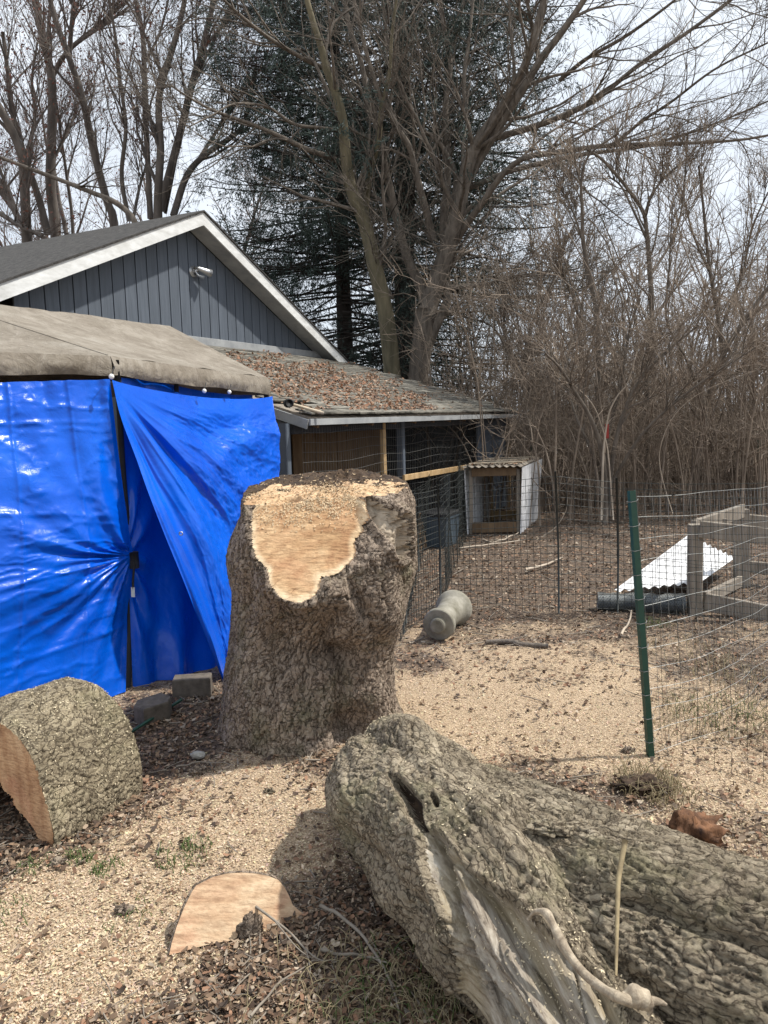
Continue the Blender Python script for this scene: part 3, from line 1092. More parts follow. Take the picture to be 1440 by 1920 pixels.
# leaves lying on the lean-to roof
n = 13000
ra, rw = RNG.rand(n), RNG.rand(n)
P = np.array([gt(tN + (tF - tN) * a_, 3.3 * w_, lz(3.3 * w_) + .035) for a_, w_ in zip(ra, rw)])
pj = proj(P)
den = 0.02 + 0.98 * sst(22, -14, sdpoly(pj, [(440, 672), (560, 690), (640, 700), (720, 725), (790, 752), (800, 775), (700, 770), (600, 752), (520, 745), (500, 720)]) + 28 * pn(pj[:, 0] / 40, pj[:, 1] / 20))
k = RNG.rand(n) < den
P = P[k]
n = len(P)
c = pal[RNG.choice(6, n, p=[.34, .14, .16, .26, .04, .06])] * RNG.uniform(0.6, 1.25, (n, 1)) * np.array([1.05, .95, .92])
L = RNG.uniform(.03, .065, n)
o = plates('roof_leaves', P + RNG.uniform(0, .03, (n, 1)) * UP, np.tile(nrm(GN * .28 + UP), (n, 1)), L, L * RNG.uniform(.4, .7, n), np.clip(c, 0, 1), M['leafy'], curl=.4)
setp(o, 'drift of dry brown leaves on the coop roof', None, kind='stuff')

# ------------------------------------------------------------------ canopy tent
C1 = A(208, 703, 4.62)
C2 = A(503, 738, 6.9)
E0 = C1 + np.array([-1.15, -1.07, 0.0])
C1[2] = C1[2]
tent = thing('canopy_tent', 'weathered grey brown canopy tent roof on black poles beside the garage', 'tent', (C1[0] - .9, C1[1] + 1.2, 0))
vh = .11
C1t, C2t, E0t = C1 + UP * vh, C2 + UP * (vh + .03), E0 + UP * (vh - .02)
R1, R0 = A(318, 611, 7.6), A(-150, 552, 5.3)
Cb = C2t + (C1t - E0t) * -1.0 + np.array([-1.2, .6, 0])
Eb = E0t + np.array([-1.6, 1.6, 0])


def patch(a, b, c_, d, nu, nv, sag=.0, seed=0.0, amp=.012):
    """bilinear a-b (u) and d-c (v)"""
    u_, v_ = np.meshgrid(np.linspace(0, 1, nu), np.linspace(0, 1, nv))
    P_ = (a * ((1 - u_) * (1 - v_))[..., None] + b * (u_ * (1 - v_))[..., None] + c_ * (u_ * v_)[..., None] + d * ((1 - u_) * v_)[..., None])
    P_[..., 2] -= sag * np.sin(u_ * np.pi) * np.sin(v_ * np.pi)
    P_[..., 2] += amp * fbm(P_[..., 0] * 2.5 + seed, P_[..., 1] * 2.5, seed, 4) * np.sin(u_ * np.pi) ** .3
    return P_


VV, FF, nn_ = [], [], 0
for a_, b_, c_, d_, sg in ((C1t, C2t, R1, R0, .05), (E0t, C1t, R0, R0, .03), (C2t, Cb, R1, R1, .02), (Cb, Eb, R0, R1, .03), (Eb, E0t, R0, R0, .03)):
    P_ = patch(a_, b_, c_, d_, 50, 36, sg, 1.0)
    VV.append(P_.reshape(-1, 3))
    FF.append(gridF(36, 50) + nn_)
    nn_ += 36 * 50
mesh('canopy_cloth', np.vstack(VV), np.vstack(FF), M['canopy'], tent, True)


for a_, b_ in ((C1t, R0),):
    t_s = np.linspace(.01, .99, 30)[:, None]
    ln_s = a_ * (1 - t_s) + b_ * t_s
    MB().tube(ln_s, .005, 6).build('seam', M['canopy'], tent, True)


def valance(a, b, top_, seed, nm='valance'):
    u_ = np.linspace(0, 1, 90)
    v_ = np.linspace(0, 1, 8)
    d = nrm((b - a) * [1, 1, 0])
    out = np.array([d[1], -d[0], 0])
    P_ = []
    for vv_ in v_:
        line = a[None] + (b - a)[None] * u_[:, None] + UP * vh * (1 - vv_)
        if top_ is not None:
            line = line + (top_ * (1 - vv_)) * u_[:, None] * UP
        w_ = .012 * fbm(u_ * 7 + seed, vv_ * 1.3, seed, 3)
        line = line + out * (.004 + w_[:, None] * (.3 + vv_) + .02 * math.sin(vv_ * 2.6))
        line[:, 2] += .018 * pn(u_ * 4.0, seed) * vv_ - .012 * np.abs(np.sin(u_ * 5.3 + seed)) * vv_
        P_.append(line)
    P_ = np.array(P_)
    mesh(nm, P_, gridF(8, 90), M['canopy'], tent, True)


valance(C1, C2, .03, 3.0)
valance(E0, C1, -.0, 8.0)
valance(C2, Cb - UP * vh, 0, 5.0)
# frame
pb = G(240, 1290)
MB().tube([C1 - UP * .01 + np.array([.02, .05, .1]), A(232, 900, 4.68), A(246, 1060, 4.66), pb], .017, 10).build('pole', M['black'], tent, True)
MB().beam(C1 + np.array([.03, .09, .05]), C2 + np.array([-.02, .02, .05]), .025, .03).build('eave_bar', M['black'], tent)
MB().beam(C2 + np.array([-.02, .03, .09]), np.array([C2[0] - .02, C2[1] + .03, 0]), .045, .045).build('pole', M['black'], tent)
MB().beam(E0 + np.array([-.03, .10, .05]), C1 + np.array([-.03, .10, .05]), .025, .03).build('eave_bar', M['black'], tent)
MB().beam(A(331, 735, 5.5), A(331, 700, 5.5), .02, .03).build('bracket', M['black'], tent)
ct = A(251, 1050, 4.60)
MB().tube([ct - UP * .05, ct + UP * .05], [.03, .03], 10).build('pole_clamp', M['black'], tent, True)
MB().tube([ct + [0, -.03, .04], ct + [.012, -.035, -.02], ct + [.0, -.04, -.12], ct + [-.004, -.035, -.18]], .007, 6).build('strap', M['black'], tent, True)
MB().beam(ct + [-.004, -.04, -.16], ct + [-.006, -.04, -.22], .022, .004, up=(0, 1, 0)).build('strap_tag', M['post_white'], tent)

for (x_, y_, Y_, r_, lab) in ((209, 706, 4.50, .016, 'white bungee ball at the corner where both tarps meet'),
                              (383, 733, 5.55, .016, 'white bungee ball under the middle of the canopy edge'),
                              (430, 735, 6.0, .016, 'white bungee ball nearest the right corner of the canopy')):
    p_ = A(x_, y_, Y_)
    bt = thing('bungee_ball', lab, 'bungee ball', p_, 'white bungee balls along the canopy edge')
    a_ = np.linspace(0, np.pi, 9)
    MB().tube([p_ + UP * -math.cos(q_) * r_ for q_ in a_], [max(math.sin(q_) * r_, .0005) for q_ in a_], 12).build('ball', M['ball'], bt, True)
    MB().tube([p_ + [0, .01, .015], p_ + [.01, .03, .06], p_ + [0, .06, .05]], .003, 5).build('cord', M['black'], bt, True)

# left blue tarp: straight sheet gathered at the pole
nu, nv = 210, 200
u_, v_ = np.meshgrid(np.linspace(0, 1, nu), np.linspace(0, 1, nv))
tl3, tr3 = A(-150, 722, 3.95), A(206, 711, 4.58)
bl3, br3 = G(-170, 1460), G(236, 1300)
edge = catmull([A(206, 711, 4.58), A(222, 850, 4.60), A(242, 1000, 4.61), A(249, 1050, 4.60), A(240, 1160, 4.60), br3 + UP * .01], nv)
left = tl3[None] * (1 - np.linspace(0, 1, nv))[:, None] + bl3[None] * np.linspace(0, 1, nv)[:, None]
P = left[:, None] * (1 - u_)[..., None] + edge[:, None] * u_[..., None]
nrmL = nrm(np.array([.62, -.76, .12]))
tv = 0.575
du, dv = (1 - u_) * 1.15, (v_ - tv) * 1.9
rr_, an = np.hypot(du, dv), np.arctan2(dv, du)
fall = np.exp(-rr_ * 1.1) * sst(0, .22, rr_)
disp = (.026 * np.sin(an * 7 + 1.3 * pn(an * 3, rr_ * 2) * 2) + .012 * np.sin(an * 23 + 2.0 * pn(rr_ * 4, an * 2))) * fall
disp += .030 * pn(u_ * 1.1, v_ * 1.5, 4) + .0038 * fbm(u_ * 5, v_ * 15, 7, 4)
disp += .005 * np.exp(-((((u_ * 3.1 + .2) % 1) - .5) / .03) ** 2) + .006 * np.exp(-((((v_ * 4.3 + .02 * pn(u_ * 4)) % 1) - .5) / .03) ** 2)
rdg = 1 - np.abs(fbm(u_ * 3 + v_ * 2, v_ * 16, 3.1, 3))
disp += .008 * np.clip(rdg, 0, 1) ** 5
# puckers hanging from the top hem
disp += .007 * np.exp(-v_ * 9) * np.sin(u_ * 40 + 4 * pn(u_ * 6)) + .02 * np.exp(-((v_ - .06 - .03 * u_) / .03) ** 2) * (1 - u_)
# gentle billow and pinch towards the pole
disp += .10 * np.sin(np.clip(v_, 0, 1) * np.pi) * np.sin(np.clip(u_, 0, 1) * np.pi) ** .7 * sst(0, .5, rr_)
disp *= sst(0, .04, 1 - u_) * .9 + .1
P = P + disp[..., None] * nrmL
P[-1, :, 2] = np.maximum(P[-1, :, 2], 0.0)
P[..., 2] = np.where(v_ > .985, np.maximum(P[..., 2], .004), P[..., 2])
lt = mesh('tarp', P, gridF(nv, nu), M['tarp'], None, True)
setp(lt, 'smooth blue tarp left of the black pole, wrinkled towards a tie point', 'tarp', 'blue tarps walling the tent')

# inner tarp, in the shade behind the flap
nu, nv = 120, 130
u_, v_ = np.meshgrid(np.linspace(0, 1, nu), np.linspace(0, 1, nv))
topc = catmull([C1 + [.02, .12, -.01], C1 + [.06, .65, -.01], C2 + [-.30, -.6, -.01], C2 + [-.15, 0.0, -.01]], nu)
botc = catmull([G(243, 1296) + [.0, .06, 0], G(330, 1272), G(400, 1250), G(520, 1190)], nu)
P = topc[None] * (1 - v_)[..., None] + botc[None] * v_[..., None]
nI = nrm(np.array([.75, -.66, 0.0]))
an = np.arctan2(v_ - tv, u_ + .02)
rr_ = np.hypot(u_, (v_ - tv) * 1.6)
d_ = .03 * np.sin(an * 10) * np.exp(-rr_ * 1.3) * sst(0, .15, rr_) + .028 * np.sin(u_ * 21 + 2.2 * pn(u_ * 3, v_ * 1.2)) * (.4 + v_ * .6) + .02 * fbm(u_ * 4, v_ * 4, 5, 4)
P = P + (d_ * sst(0, .05, u_))[..., None] * nI
it = mesh('tarp', P, gridF(nv, nu), M['tarp'], None, True)
setp(it, 'shaded dark blue inner tarp seen between the pole and the loose flap', 'tarp', 'blue tarps walling the tent')

# loose flap: from the pole top across to the far corner, its lower corner drawn forward to the ground
nu, nv = 250, 260
s_, v_ = np.meshgrid(np.linspace(0, 1, nu), np.linspace(0, 1, nv))
Lc = catmull([A(210, 712, 4.58), A(230, 800, 4.53), A(262, 900, 4.47), A(300, 1000, 4.44), A(340, 1098, 4.44), A(380, 1200, 4.48), A(415, 1287, 4.55)], nv)
Rt = catmull([A(511, 742, 6.85), A(516, 810, 6.7), A(523, 885, 6.5), A(520, 960, 6.25), A(505, 1040, 6.0), A(480, 1120, 5.7), A(450, 1200, 5.35)], nv)
P = Lc[:, None] * (1 - s_)[..., None] + Rt[:, None] * s_[..., None]
# sag of the top hem between the cord balls
P[..., 2] -= (.06 * np.sin(s_ * np.pi) ** .7 * (1 - v_) ** 3)
P[..., 1] += .09 * (1 - v_) ** 10 * np.sin(s_ * np.pi) ** .5
an = np.arctan2(v_ * 1.0, s_ * 1.0 + .02)           # angle about the pole top
rr_ = np.hypot(s_, v_)
nF = nrm(np.array([.55, -.80, .2]))
fold = .055 * np.sin(an * 13 + 1.2 * pn(an * 4, rr_ * 1.5) + .4) * np.exp(-(an - .95) ** 2 / .35) * sst(0, .35, rr_)
fold += .012 * (1 - np.abs(np.sin(an * 21 + 1.5 * pn(rr_ * 2, an * 4)))) ** 2 * sst(0, .3, rr_)
fold += .022 * np.sin(an * 29 + 2 * pn(rr_ * 2, an * 5)) * sst(0, .4, rr_) * np.exp(-(an - .75) ** 2 / .3)
crk = 1 - np.abs(fbm(an * 11 + .6 * pn(rr_ * 5, an * 3), rr_ * 4.5, 2.2, 4))
fold += .014 * np.clip(crk, 0, 1) ** 2 * sst(.15, .35, s_) + .03 * fbm(s_ * 2.2, v_ * 2.5, 9, 3)
fold += .008 * (1 - np.abs(fbm(an * 26, rr_ * 13, 6.2, 3))) ** 2 * sst(.3, .5, s_) * sst(.9, .5, v_)
# horizontal swag near the upper right
fold += .07 * np.exp(-((v_ - .22 - .06 * np.sin(s_ * 5)) / .06) ** 2) * sst(.35, .6, s_) - .05 * np.exp(-((v_ - .13) / .05) ** 2) * sst(.3, .6, s_)
# the free edge rolls back
edge_ = np.exp(-(s_ / .07) ** 2) * sst(.08, .3, v_)
fold += .007 * (1 - np.abs(fbm(an * 18 + s_ * 3, rr_ * 9, 12.2, 4))) ** 2 * sst(.12, .3, s_)
P = P + (fold * sst(0, .03, s_) * sst(.0, .16, v_) * .95)[..., None] * nF
P = P + (edge_ * .10)[..., None] * np.array([-.05, .85, 0])
fp = mesh('tarp', P, gridF(nv, nu), M['tarp'], None, True)
setp(fp, 'crinkled glossy blue tarp flap hanging right of the pole down to the stump', 'tarp', 'blue tarps walling the tent')
# grommet
gp = A(340, 1000, 4.42)
gm = MB()
a_ = np.linspace(0, 2 * np.pi, 15)
gm.tube([gp + np.array([math.cos(q_) * .010, -.01, math.sin(q_) * .010]) for q_ in a_], .0035, 6, cap=False)
go = gm.build('grommet', M['metal'], fp, True)

# ------------------------------------------------------------------ bark relief
def bark_h(a, l, w=.035, h=.10, seed=0.0):
    """bark relief from around (a) and along (l) in metres, about 0..1: interlacing furrows between flat plates"""
    aw = a + .020 * fbm(a * 9 + seed, l * 7, seed, 3)
    lw = l + .03 * fbm(a * 8, l * 6 + 5, seed + 3, 3)
    n1 = np.abs(pn(aw / w, lw / h, seed + 1.3))
    n2 = np.abs(pn(aw / (w * .55) + 9, lw / (h * .5), seed + 5.1))
    n3 = np.abs(pn(aw / (w * .8) + 3, lw / (h * .22) + 4, seed + 2.7))
    fine = fbm(a * 60, l * 45, seed, 4)
    big = fbm(aw / (w * 2.6), lw / (h * 1.6), seed + 8, 2)
    return .50 * sst(0, .13, n1) + .20 * sst(0, .10, n2) + .16 * sst(0, .08, n3) + .12 * fine + .12 * big


# ------------------------------------------------------------------ big stump
SY = 3.98
Lp = np.array([(470, 885), (466, 905), (461, 960), (440, 1005), (434, 1035), (446, 1095), (441, 1160), (430, 1250), (426, 1330), (418, 1400)], float)
Rp = np.array([(750, 880), (762, 905), (776, 940), (778, 1010), (780, 1060), (766, 1110), (740, 1165), (734, 1235), (732, 1310), (746, 1385)], float)
Lw = np.array([A(a, b_, SY) for a, b_ in Lp])
Rw = np.array([A(a, b_, SY) for a, b_ in Rp])


def lr(z):
    xl = np.interp(-z, -Lw[:, 2], Lw[:, 0])
    xr = np.interp(-z, -Rw[:, 2], Rw[:, 0])
    return xl, xr


NT_, NZ = 470, 330
th = np.linspace(0, 2 * np.pi, NT_, endpoint=False) + np.pi / 2      # seam at the back
v_ = np.linspace(0, 1, NZ)
TH, VV_ = np.meshgrid(th, v_)


def topz(x, y):
    return 1.235 + (y - 3.72) * .075


zt = np.full_like(TH, 1.25)
cut_a, cut_b, cut_c = A(495, 938, 3.72), A(700, 912, 3.80), A(556, 1131, 3.40)
cn = nrm(np.cross(cut_b - cut_a, cut_c - cut_a))
if cn[2] < 0:
    cn = -cn
CUTP = [(x / 3.31 + 400, y / 3.31 + 850) for x, y in [(330, 270), (262, 310), (240, 350), (228, 430), (233, 560), (258, 650), (300, 695), (325, 715), (335, 770), (352, 830), (400, 890), (440, 912), (480, 926), (530, 929), (580, 915), (630, 878), (655, 840), (662, 790), (668, 768), (715, 768), (770, 748), (830, 692), (872, 645), (878, 600), (868, 560), (885, 530), (925, 480), (932, 380), (915, 300), (870, 255), (850, 215), (870, 190), (900, 120), (500, 120), (470, 200), (520, 225), (480, 255), (400, 262)]]
SCAR = [(734, 938), (744, 944), (756, 968), (761, 1005), (757, 1042), (748, 1050), (740, 1038), (732, 1012), (727, 985), (726, 958)]
Z = VV_ * zt
for it_ in range(2):
    xl, xr = lr(Z)
    cx_, hw = (xl + xr) / 2, (xr - xl) / 2
    co, si = np.cos(TH), np.sin(TH)
    dep = np.interp(Z, [0, .3, .9, 1.3], [.44, .40, .48, .50])
    # squarish ellipse
    R_ = 1 / ((np.abs(co) / hw) ** 2.2 + (np.abs(si) / dep) ** 2.2) ** (1 / 2.2)
    lob = .030 * pn(np.cos(TH) * 1.6 + 3, np.sin(TH) * 1.6, Z * 1.2) + .022 * pn(np.cos(TH) * 3.4, np.sin(TH) * 3.4, Z * 2.0 + 4)
    flare = np.exp(-Z / .10) * (.035 + .06 * np.clip(pn(np.cos(TH) * 2.6 + 9, np.sin(TH) * 2.6), -.3, 1))
    R0_ = R_ + lob * np.abs(si) ** .5 + flare
    BX, BY = cx_ + R0_ * co, SY + R0_ * si
    q = proj(np.stack([BX, BY, Z], -1))
    front = sst(.05, -.35, si)

    def bl(x, y, rx, ry, ang=0):
        a_ = math.radians(ang)
        dx, dy = q[..., 0] - x, q[..., 1] - y
        u1, u2 = dx * math.cos(a_) + dy * math.sin(a_), -dx * math.sin(a_) + dy * math.cos(a_)
        return np.exp(-(u1 / rx) ** 2 - (u2 / ry) ** 2) * front

    R0_ = R0_ + .11 * bl(585, 1105, 95, 42, 12) + .085 * bl(690, 1170, 40, 45, 55) + .07 * bl(715, 1080, 26, 80, 0) - .09 * bl(550, 1220, 90, 50, 10)
    R0_ = R0_ - .12 * bl(640, 1232, 26, 22, 40) - .055 * bl(668, 1130, 12, 70, -20) - .17 * bl(660, 1375, 30, 42) - .08 * bl(648, 1290, 14, 60, 8) + .05 * bl(700, 1330, 24, 70, -6) + .04 * bl(500, 1340, 60, 60)
    R0_ = R0_ - .03 * bl(612, 1180, 8, 60, 25) + .035 * bl(735, 940, 12, 60, -8) - .03 * bl(470, 1120, 14, 60, 10)
    zt = topz(cx_ + R0_ * co, SY + R0_ * si)
    # bark chunk at the upper left stands a little lower, back rim rough
    zt = zt + .018 * fbm(np.cos(TH) * 4, np.sin(TH) * 4, 1.0, 4) - .03 * sst(.2, .7, -co) * sst(.3, -.4, si)
    zt = np.broadcast_to(zt[-1:], zt.shape)
    Z = VV_ * zt
arc = (TH - np.pi / 2) * .46
bh = bark_h(arc + .10 * Z * np.sin(TH * 2), Z, .026, .13, 1.0)
amp = .036 * (1 - .25 * sst(.25, .0, Z))
R1_ = R0_ + (bh - .55) * amp
bxy = np.stack([cx_ + R1_ * co, SY + R1_ * si, Z], -1)
q = proj(bxy)
# cut plane
dirn = np.stack([co, si, np.zeros_like(co)], -1)
axp = np.stack([cx_, np.full_like(cx_, SY), Z], -1)
den = dirn @ cn
tpl = ((cut_a - axp) @ cn) / np.where(np.abs(den) < 1e-4, 1e-4, den)
okp = (den > .1) & (tpl > 0) & (si < -.05)
Pl = axp + dirn * np.clip(tpl, 0, .9)[..., None]
ql = proj(Pl)
sd_ = sdpoly(ql, CUTP) + 1.6 * pn(ql[..., 0] / 13, ql[..., 1] / 13)
wid_ = 26 + 85 * sst(650, 700, ql[..., 0]) * sst(1060, 960, ql[..., 1])
wcut = np.where(okp & (tpl < .9), 1 - sst(0, 1, sd_ / wid_), 0)
Rf = R1_ * (1 - wcut) + (np.clip(tpl, 0, .9) + (bh - .6) * amp * 1.5) * wcut
wood = okp & (sd_ < 0) & (tpl < .9)
Rf = np.where(wood, tpl + .003 * pn(ql[..., 0] / 25, ql[..., 1] / 5), Rf)
# keep the lip: bark stands out a touch right at the edge of the cut
rim = np.exp(-((sd_ - 5) / 5) ** 2) * okp * (tpl < .9)
Rf = Rf - .012 * rim * (bh)
# old scar on the right shoulder
sc_ = sdpoly(q, SCAR)
fr_ = si < .15
ins = sst(2, -3, sc_) * fr_
Rf = Rf + (.040 * np.exp(-((sc_ - 7) / 6) ** 2) - .040 * ins) * fr_
scar = (sc_ < 0) & fr_ & ~wood
hq = np.hypot((ql[..., 0] - 548) / 16, (ql[..., 1] - 937 + 2 * np.sin(ql[..., 0] / 7)) / 5) < 1
Rf = np.where(hq & wood, Rf - .06, Rf)
P = np.stack([cx_ + Rf * co, SY + Rf * si, Z], -1)
# top cap
NR = 60
rim_ = P[-1]
kk = np.linspace(0, 1, NR)[1:]
cen = np.array([rim_[:, 0].mean(), rim_[:, 1].mean(), 0])
cap = []
for k_ in kk:
    ring = rim_ * (1 - k_) + cen * k_
    ring[:, 2] = topz(ring[:, 0], ring[:, 1]) + (rim_[:, 2] - topz(rim_[:, 0], rim_[:, 1])) * (1 - k_) ** 3
    back_ = sst(3.85, 4.35, ring[:, 1])
    ring[:, 2] += (.014 * fbm(ring[:, 0] * 11, ring[:, 1] * 11, 2, 4)) * (.4 + back_ * 1.4) * sst(0, .1, k_)
    pj_ = proj(ring)
    ring[:, 2] += .035 * np.exp(-((ring[:, 0] + .22) / .12) ** 2 - ((ring[:, 1] - 4.30) / .08) ** 2) * (1 + fbm(ring[:, 0] * 25, ring[:, 1] * 25, 3, 3))
    # rotten hole near the front edge
    ring[:, 2] -= .10 * sst(1.2, .6, np.hypot((pj_[:, 0] - 548) / 17, (pj_[:, 1] - 936) / 5))
    cap.append(ring)
Vall = np.vstack([P.reshape(-1, 3), np.vstack(cap)])
Fs = gridF(NZ + NR - 1, NT_, True)
fw = np.zeros((NZ + NR - 2, NT_), int)
fw[:NZ - 1] = np.where(wood[:-1] & wood[1:], np.where((hq & wood)[:-1], 3, 1), np.where(scar[:-1], 2, 0))
capz = np.vstack([c_[None] for c_ in cap])
rotn = fbm(capz[..., 0] * 6, capz[..., 1] * 6, 8, 4) + 1.4 * sst(3.92, 4.25, capz[..., 1]) - .9 * sst(3.95, 3.7, capz[..., 1]) - .35 + .8 * sst(-.55, -.7, capz[..., 0])
fw[NZ - 1:] = np.where(rotn > 0, 3, 1)[:fw.shape[0] - NZ + 1]
gr = np.stack([Rf * co, Z, Rf * si], -1).reshape(-1, 3)
gr = np.vstack([gr, np.vstack(cap)])
stump = thing('tree_stump', 'huge freshly cut tree stump with deep furrowed bark and a slanting pale cut face', 'stump', (float(cen[0]), SY, 0))


sapc = np.concatenate([np.where(wood, sst(-16, -3, sd_ + 5 * pn(ql[..., 0] / 22, ql[..., 1] / 22)), 0).reshape(-1), np.full(len(cap) * NT_, .35)])


def sub(name, sel, mat):
    f_ = Fs[fw.ravel() == sel]
    used = np.unique(f_)
    remap = np.full(len(Vall), -1)
    remap[used] = np.arange(len(used))
    return mesh(name, Vall[used], remap[f_], mat, stump, True, grain=gr[used], col=np.repeat(sapc[used][:, None], 3, 1))


sub('bark', 0, M['bark_stump'])
setp(sub('cut_face', 1, M['cut_fresh']), 'pale tan sawn face')
setp(sub('branch_scar', 2, M['scar']), 'old oval healed branch scar')
setp(sub('rotten_top', 3, M['rot']), 'dark crumbly rotten wood on top')
# crumbs on the stump top
n = 900
k = RNG.randint(0, len(capz.reshape(-1, 3)), n)
pc = capz.reshape(-1, 3)[k]
c = np.where(RNG.rand(n, 1) < .45, np.array([[.6, .45, .28]]), np.array([[.12, .075, .045]])) * RNG.uniform(.6, 1.2, (n, 1))
kf = np.where((wood & (Z > zt - .16)).ravel())[0]
kf = RNG.choice(kf, 2600)
tt_ = (Z.ravel()[kf] - (zt.ravel()[kf] - .16)) / .16
kf = kf[RNG.rand(len(kf)) < tt_ ** 2]
front_cap = capz.reshape(-1, 3)
fc = np.where((front_cap[:, 1] < 3.95))[0]
fc = RNG.choice(fc, 1500)
pf = np.vstack([P.reshape(-1, 3)[kf] + cn * .004, front_cap[fc] + UP * .004])
nf_ = len(pf)
setp(plates('sawdust', pf, np.vstack([np.tile(cn, (len(kf), 1)), np.tile(UP, (len(fc), 1))]), RNG.uniform(.004, .014, nf_), RNG.uniform(.003, .007, nf_), np.array([.68, .53, .34]) * RNG.uniform(.6, 1.1, (nf_, 1)), M['flake'], stump), kind='stuff')
setp(plates('crumbs', pc + UP * .004, np.tile(UP, (n, 1)), RNG.uniform(.006, .022, n), RNG.uniform(.004, .01, n), c, M['flake'], stump), kind='stuff')


# ------------------------------------------------------------------ swept logs
def sweep(ctrl, rad, ns, ntt, flat=None, seed=0.0, amp=.026, w=.034, h=.11, lob=.03):
    """ctrl axis points, rad radii at them; returns P (ns,nt,3), radial dir, s (metres), arc"""
    C = catmull(ctrl, ns)
    R_ = catmull(np.stack([rad, rad, rad], 1), ns)[:, 0]
    T = nrm(np.gradient(C, axis=0))
    side = nrm(np.cross(T, UP))
    upv = np.cross(side, T)
    a = np.linspace(0, 2 * np.pi, ntt, endpoint=False) - np.pi / 2      # seam below
    dr = np.cos(a)[None, :, None] * side[:, None] + np.sin(a)[None, :, None] * upv[:, None]
    sl_ = np.concatenate([[0], np.cumsum(np.linalg.norm(np.diff(C, axis=0), axis=1))])
    Sm = np.repeat(sl_[:, None], ntt, 1)
    Am = np.repeat(((a + np.pi / 2) * np.mean(R_))[None], ns, 0)
    r_ = R_[:, None] + lob * fbm(dr[..., 0] * 1.7 + seed, dr[..., 2] * 1.7 + Sm * 1.2, dr[..., 1] * 1.7, 3)
    bh_ = bark_h(Am, Sm, w, h, seed)
    return C, r_, dr, Sm, Am, bh_, amp


def pt_on(px, py, z):
    return G(px, py, z)


# log A : the thick twisted trunk piece
ctrlA = [pt_on(690, 1440, .20), pt_on(730, 1472, .215), pt_on(830, 1570, .24), pt_on(960, 1725, .24), pt_on(1045, 1860, .21), pt_on(1150, 2070, .18), pt_on(1300, 2330, .16)]
radA = np.array([.12, .235, .28, .25, .19, .165, .15])
NS, NTT = 410, 350
C, r_, dr, Sm, Am, bh_, amp = sweep(ctrlA, radA, NS, NTT, seed=2.0, amp=.021, w=.021, h=.095, lob=.03)
P = C[:, None] + (r_ + (bh_ - .5) * amp)[..., None] * dr
q = proj(P)
facing = np.einsum('ijk,ijk->ij', dr, nrm(CAM - P)) > -.15
WOODP = [(786, 1552), (812, 1556), (838, 1580), (866, 1625), (905, 1655), (960, 1690), (1010, 1735), (1060, 1775), (1120, 1840), (1190, 1920), (1500, 2400), (700, 2400), (780, 1990), (846, 1900), (850, 1830), (838, 1755), (815, 1680), (795, 1610)]
HOLE = [(727, 1452), (745, 1452), (768, 1470), (787, 1500), (790, 1530), (803, 1556), (785, 1558), (765, 1535), (748, 1500), (735, 1470)]
HOLE2 = [(806, 1482), (814, 1484), (822, 1500), (820, 1512), (811, 1506), (805, 1494)]
GROOVE = [(808, 1562), (822, 1600), (836, 1660), (846, 1730), (866, 1790), (900, 1850), (960, 1930), (1000, 2000)]
GROOVE2 = [(868, 1610), (905, 1680), (950, 1740), (985, 1800), (1040, 1870), (1090, 1930), (1140, 1990)]


def dline(q_, L_):
    d = np.full(q_.shape[:-1], 1e9)
    for a_, b_ in zip(L_[:-1], L_[1:]):
        a_, b_ = np.array(a_, float), np.array(b_, float)
        e_ = b_ - a_
        t_ = np.clip(((q_ - a_) @ e_) / (e_ @ e_), 0, 1)
        w_ = q_ - a_ - t_[..., None] * e_
        d = np.minimum(d, np.hypot(w_[..., 0], w_[..., 1]))
    return d


jit_ = 6 * pn(q[..., 0] / 34, q[..., 1] / 34, 3)
sw = sdpoly(q, WOODP) + jit_
ww = sst(9, -9, sw) * facing
hol = sst(3, -8, sdpoly(q, HOLE) + jit_ * .5) * facing + sst(2, -5, sdpoly(q, HOLE2)) * facing
lipp = np.exp(-((sw - 8) / 9) ** 2) * facing
grain_ = fbm(Am * 45, Sm * 2.2, 1, 4)
spl = np.abs(pn(Am * 16 + .5 * pn(Am * 5, Sm * 4), Sm * 1.9, 6.0))
woodrel = .006 * grain_ + .012 * pn(Am * 12, Sm * 1.5) + .022 * pn(Am * 6 + 2, Sm * .9) - .016 * sst(.10, .0, spl)
g1 = np.exp(-(dline(q, GROOVE) / 9) ** 2) * ww
g2 = np.exp(-(dline(q, GROOVE2) / 16) ** 2) * ww
rel = (bh_ - .5) * amp * (1 - ww) + ww * (-.020 + woodrel) + .010 * lipp - .075 * hol - .045 * g1 - .03 * g2
# raised rib of old wood between the two grooves
rel = rel + .028 * np.exp(-((dline(q, [(845, 1600), (880, 1680), (925, 1780), (985, 1870), (1060, 1960)])) / 11) ** 2) * ww
for (bx0, by0, brx, bry, bam) in ((655, 1490, 35, 45, .045), (700, 1395, 30, 30, -.03), (760, 1362, 45, 22, .03), (690, 1620, 40, 60, -.035), (760, 1740, 40, 50, -.03), (900, 1450, 60, 30, -.02), (980, 1490, 40, 30, .02)):
    rel = rel + bam * np.exp(-((q[..., 0] - bx0) / brx) ** 2 - ((q[..., 1] - by0) / bry) ** 2)
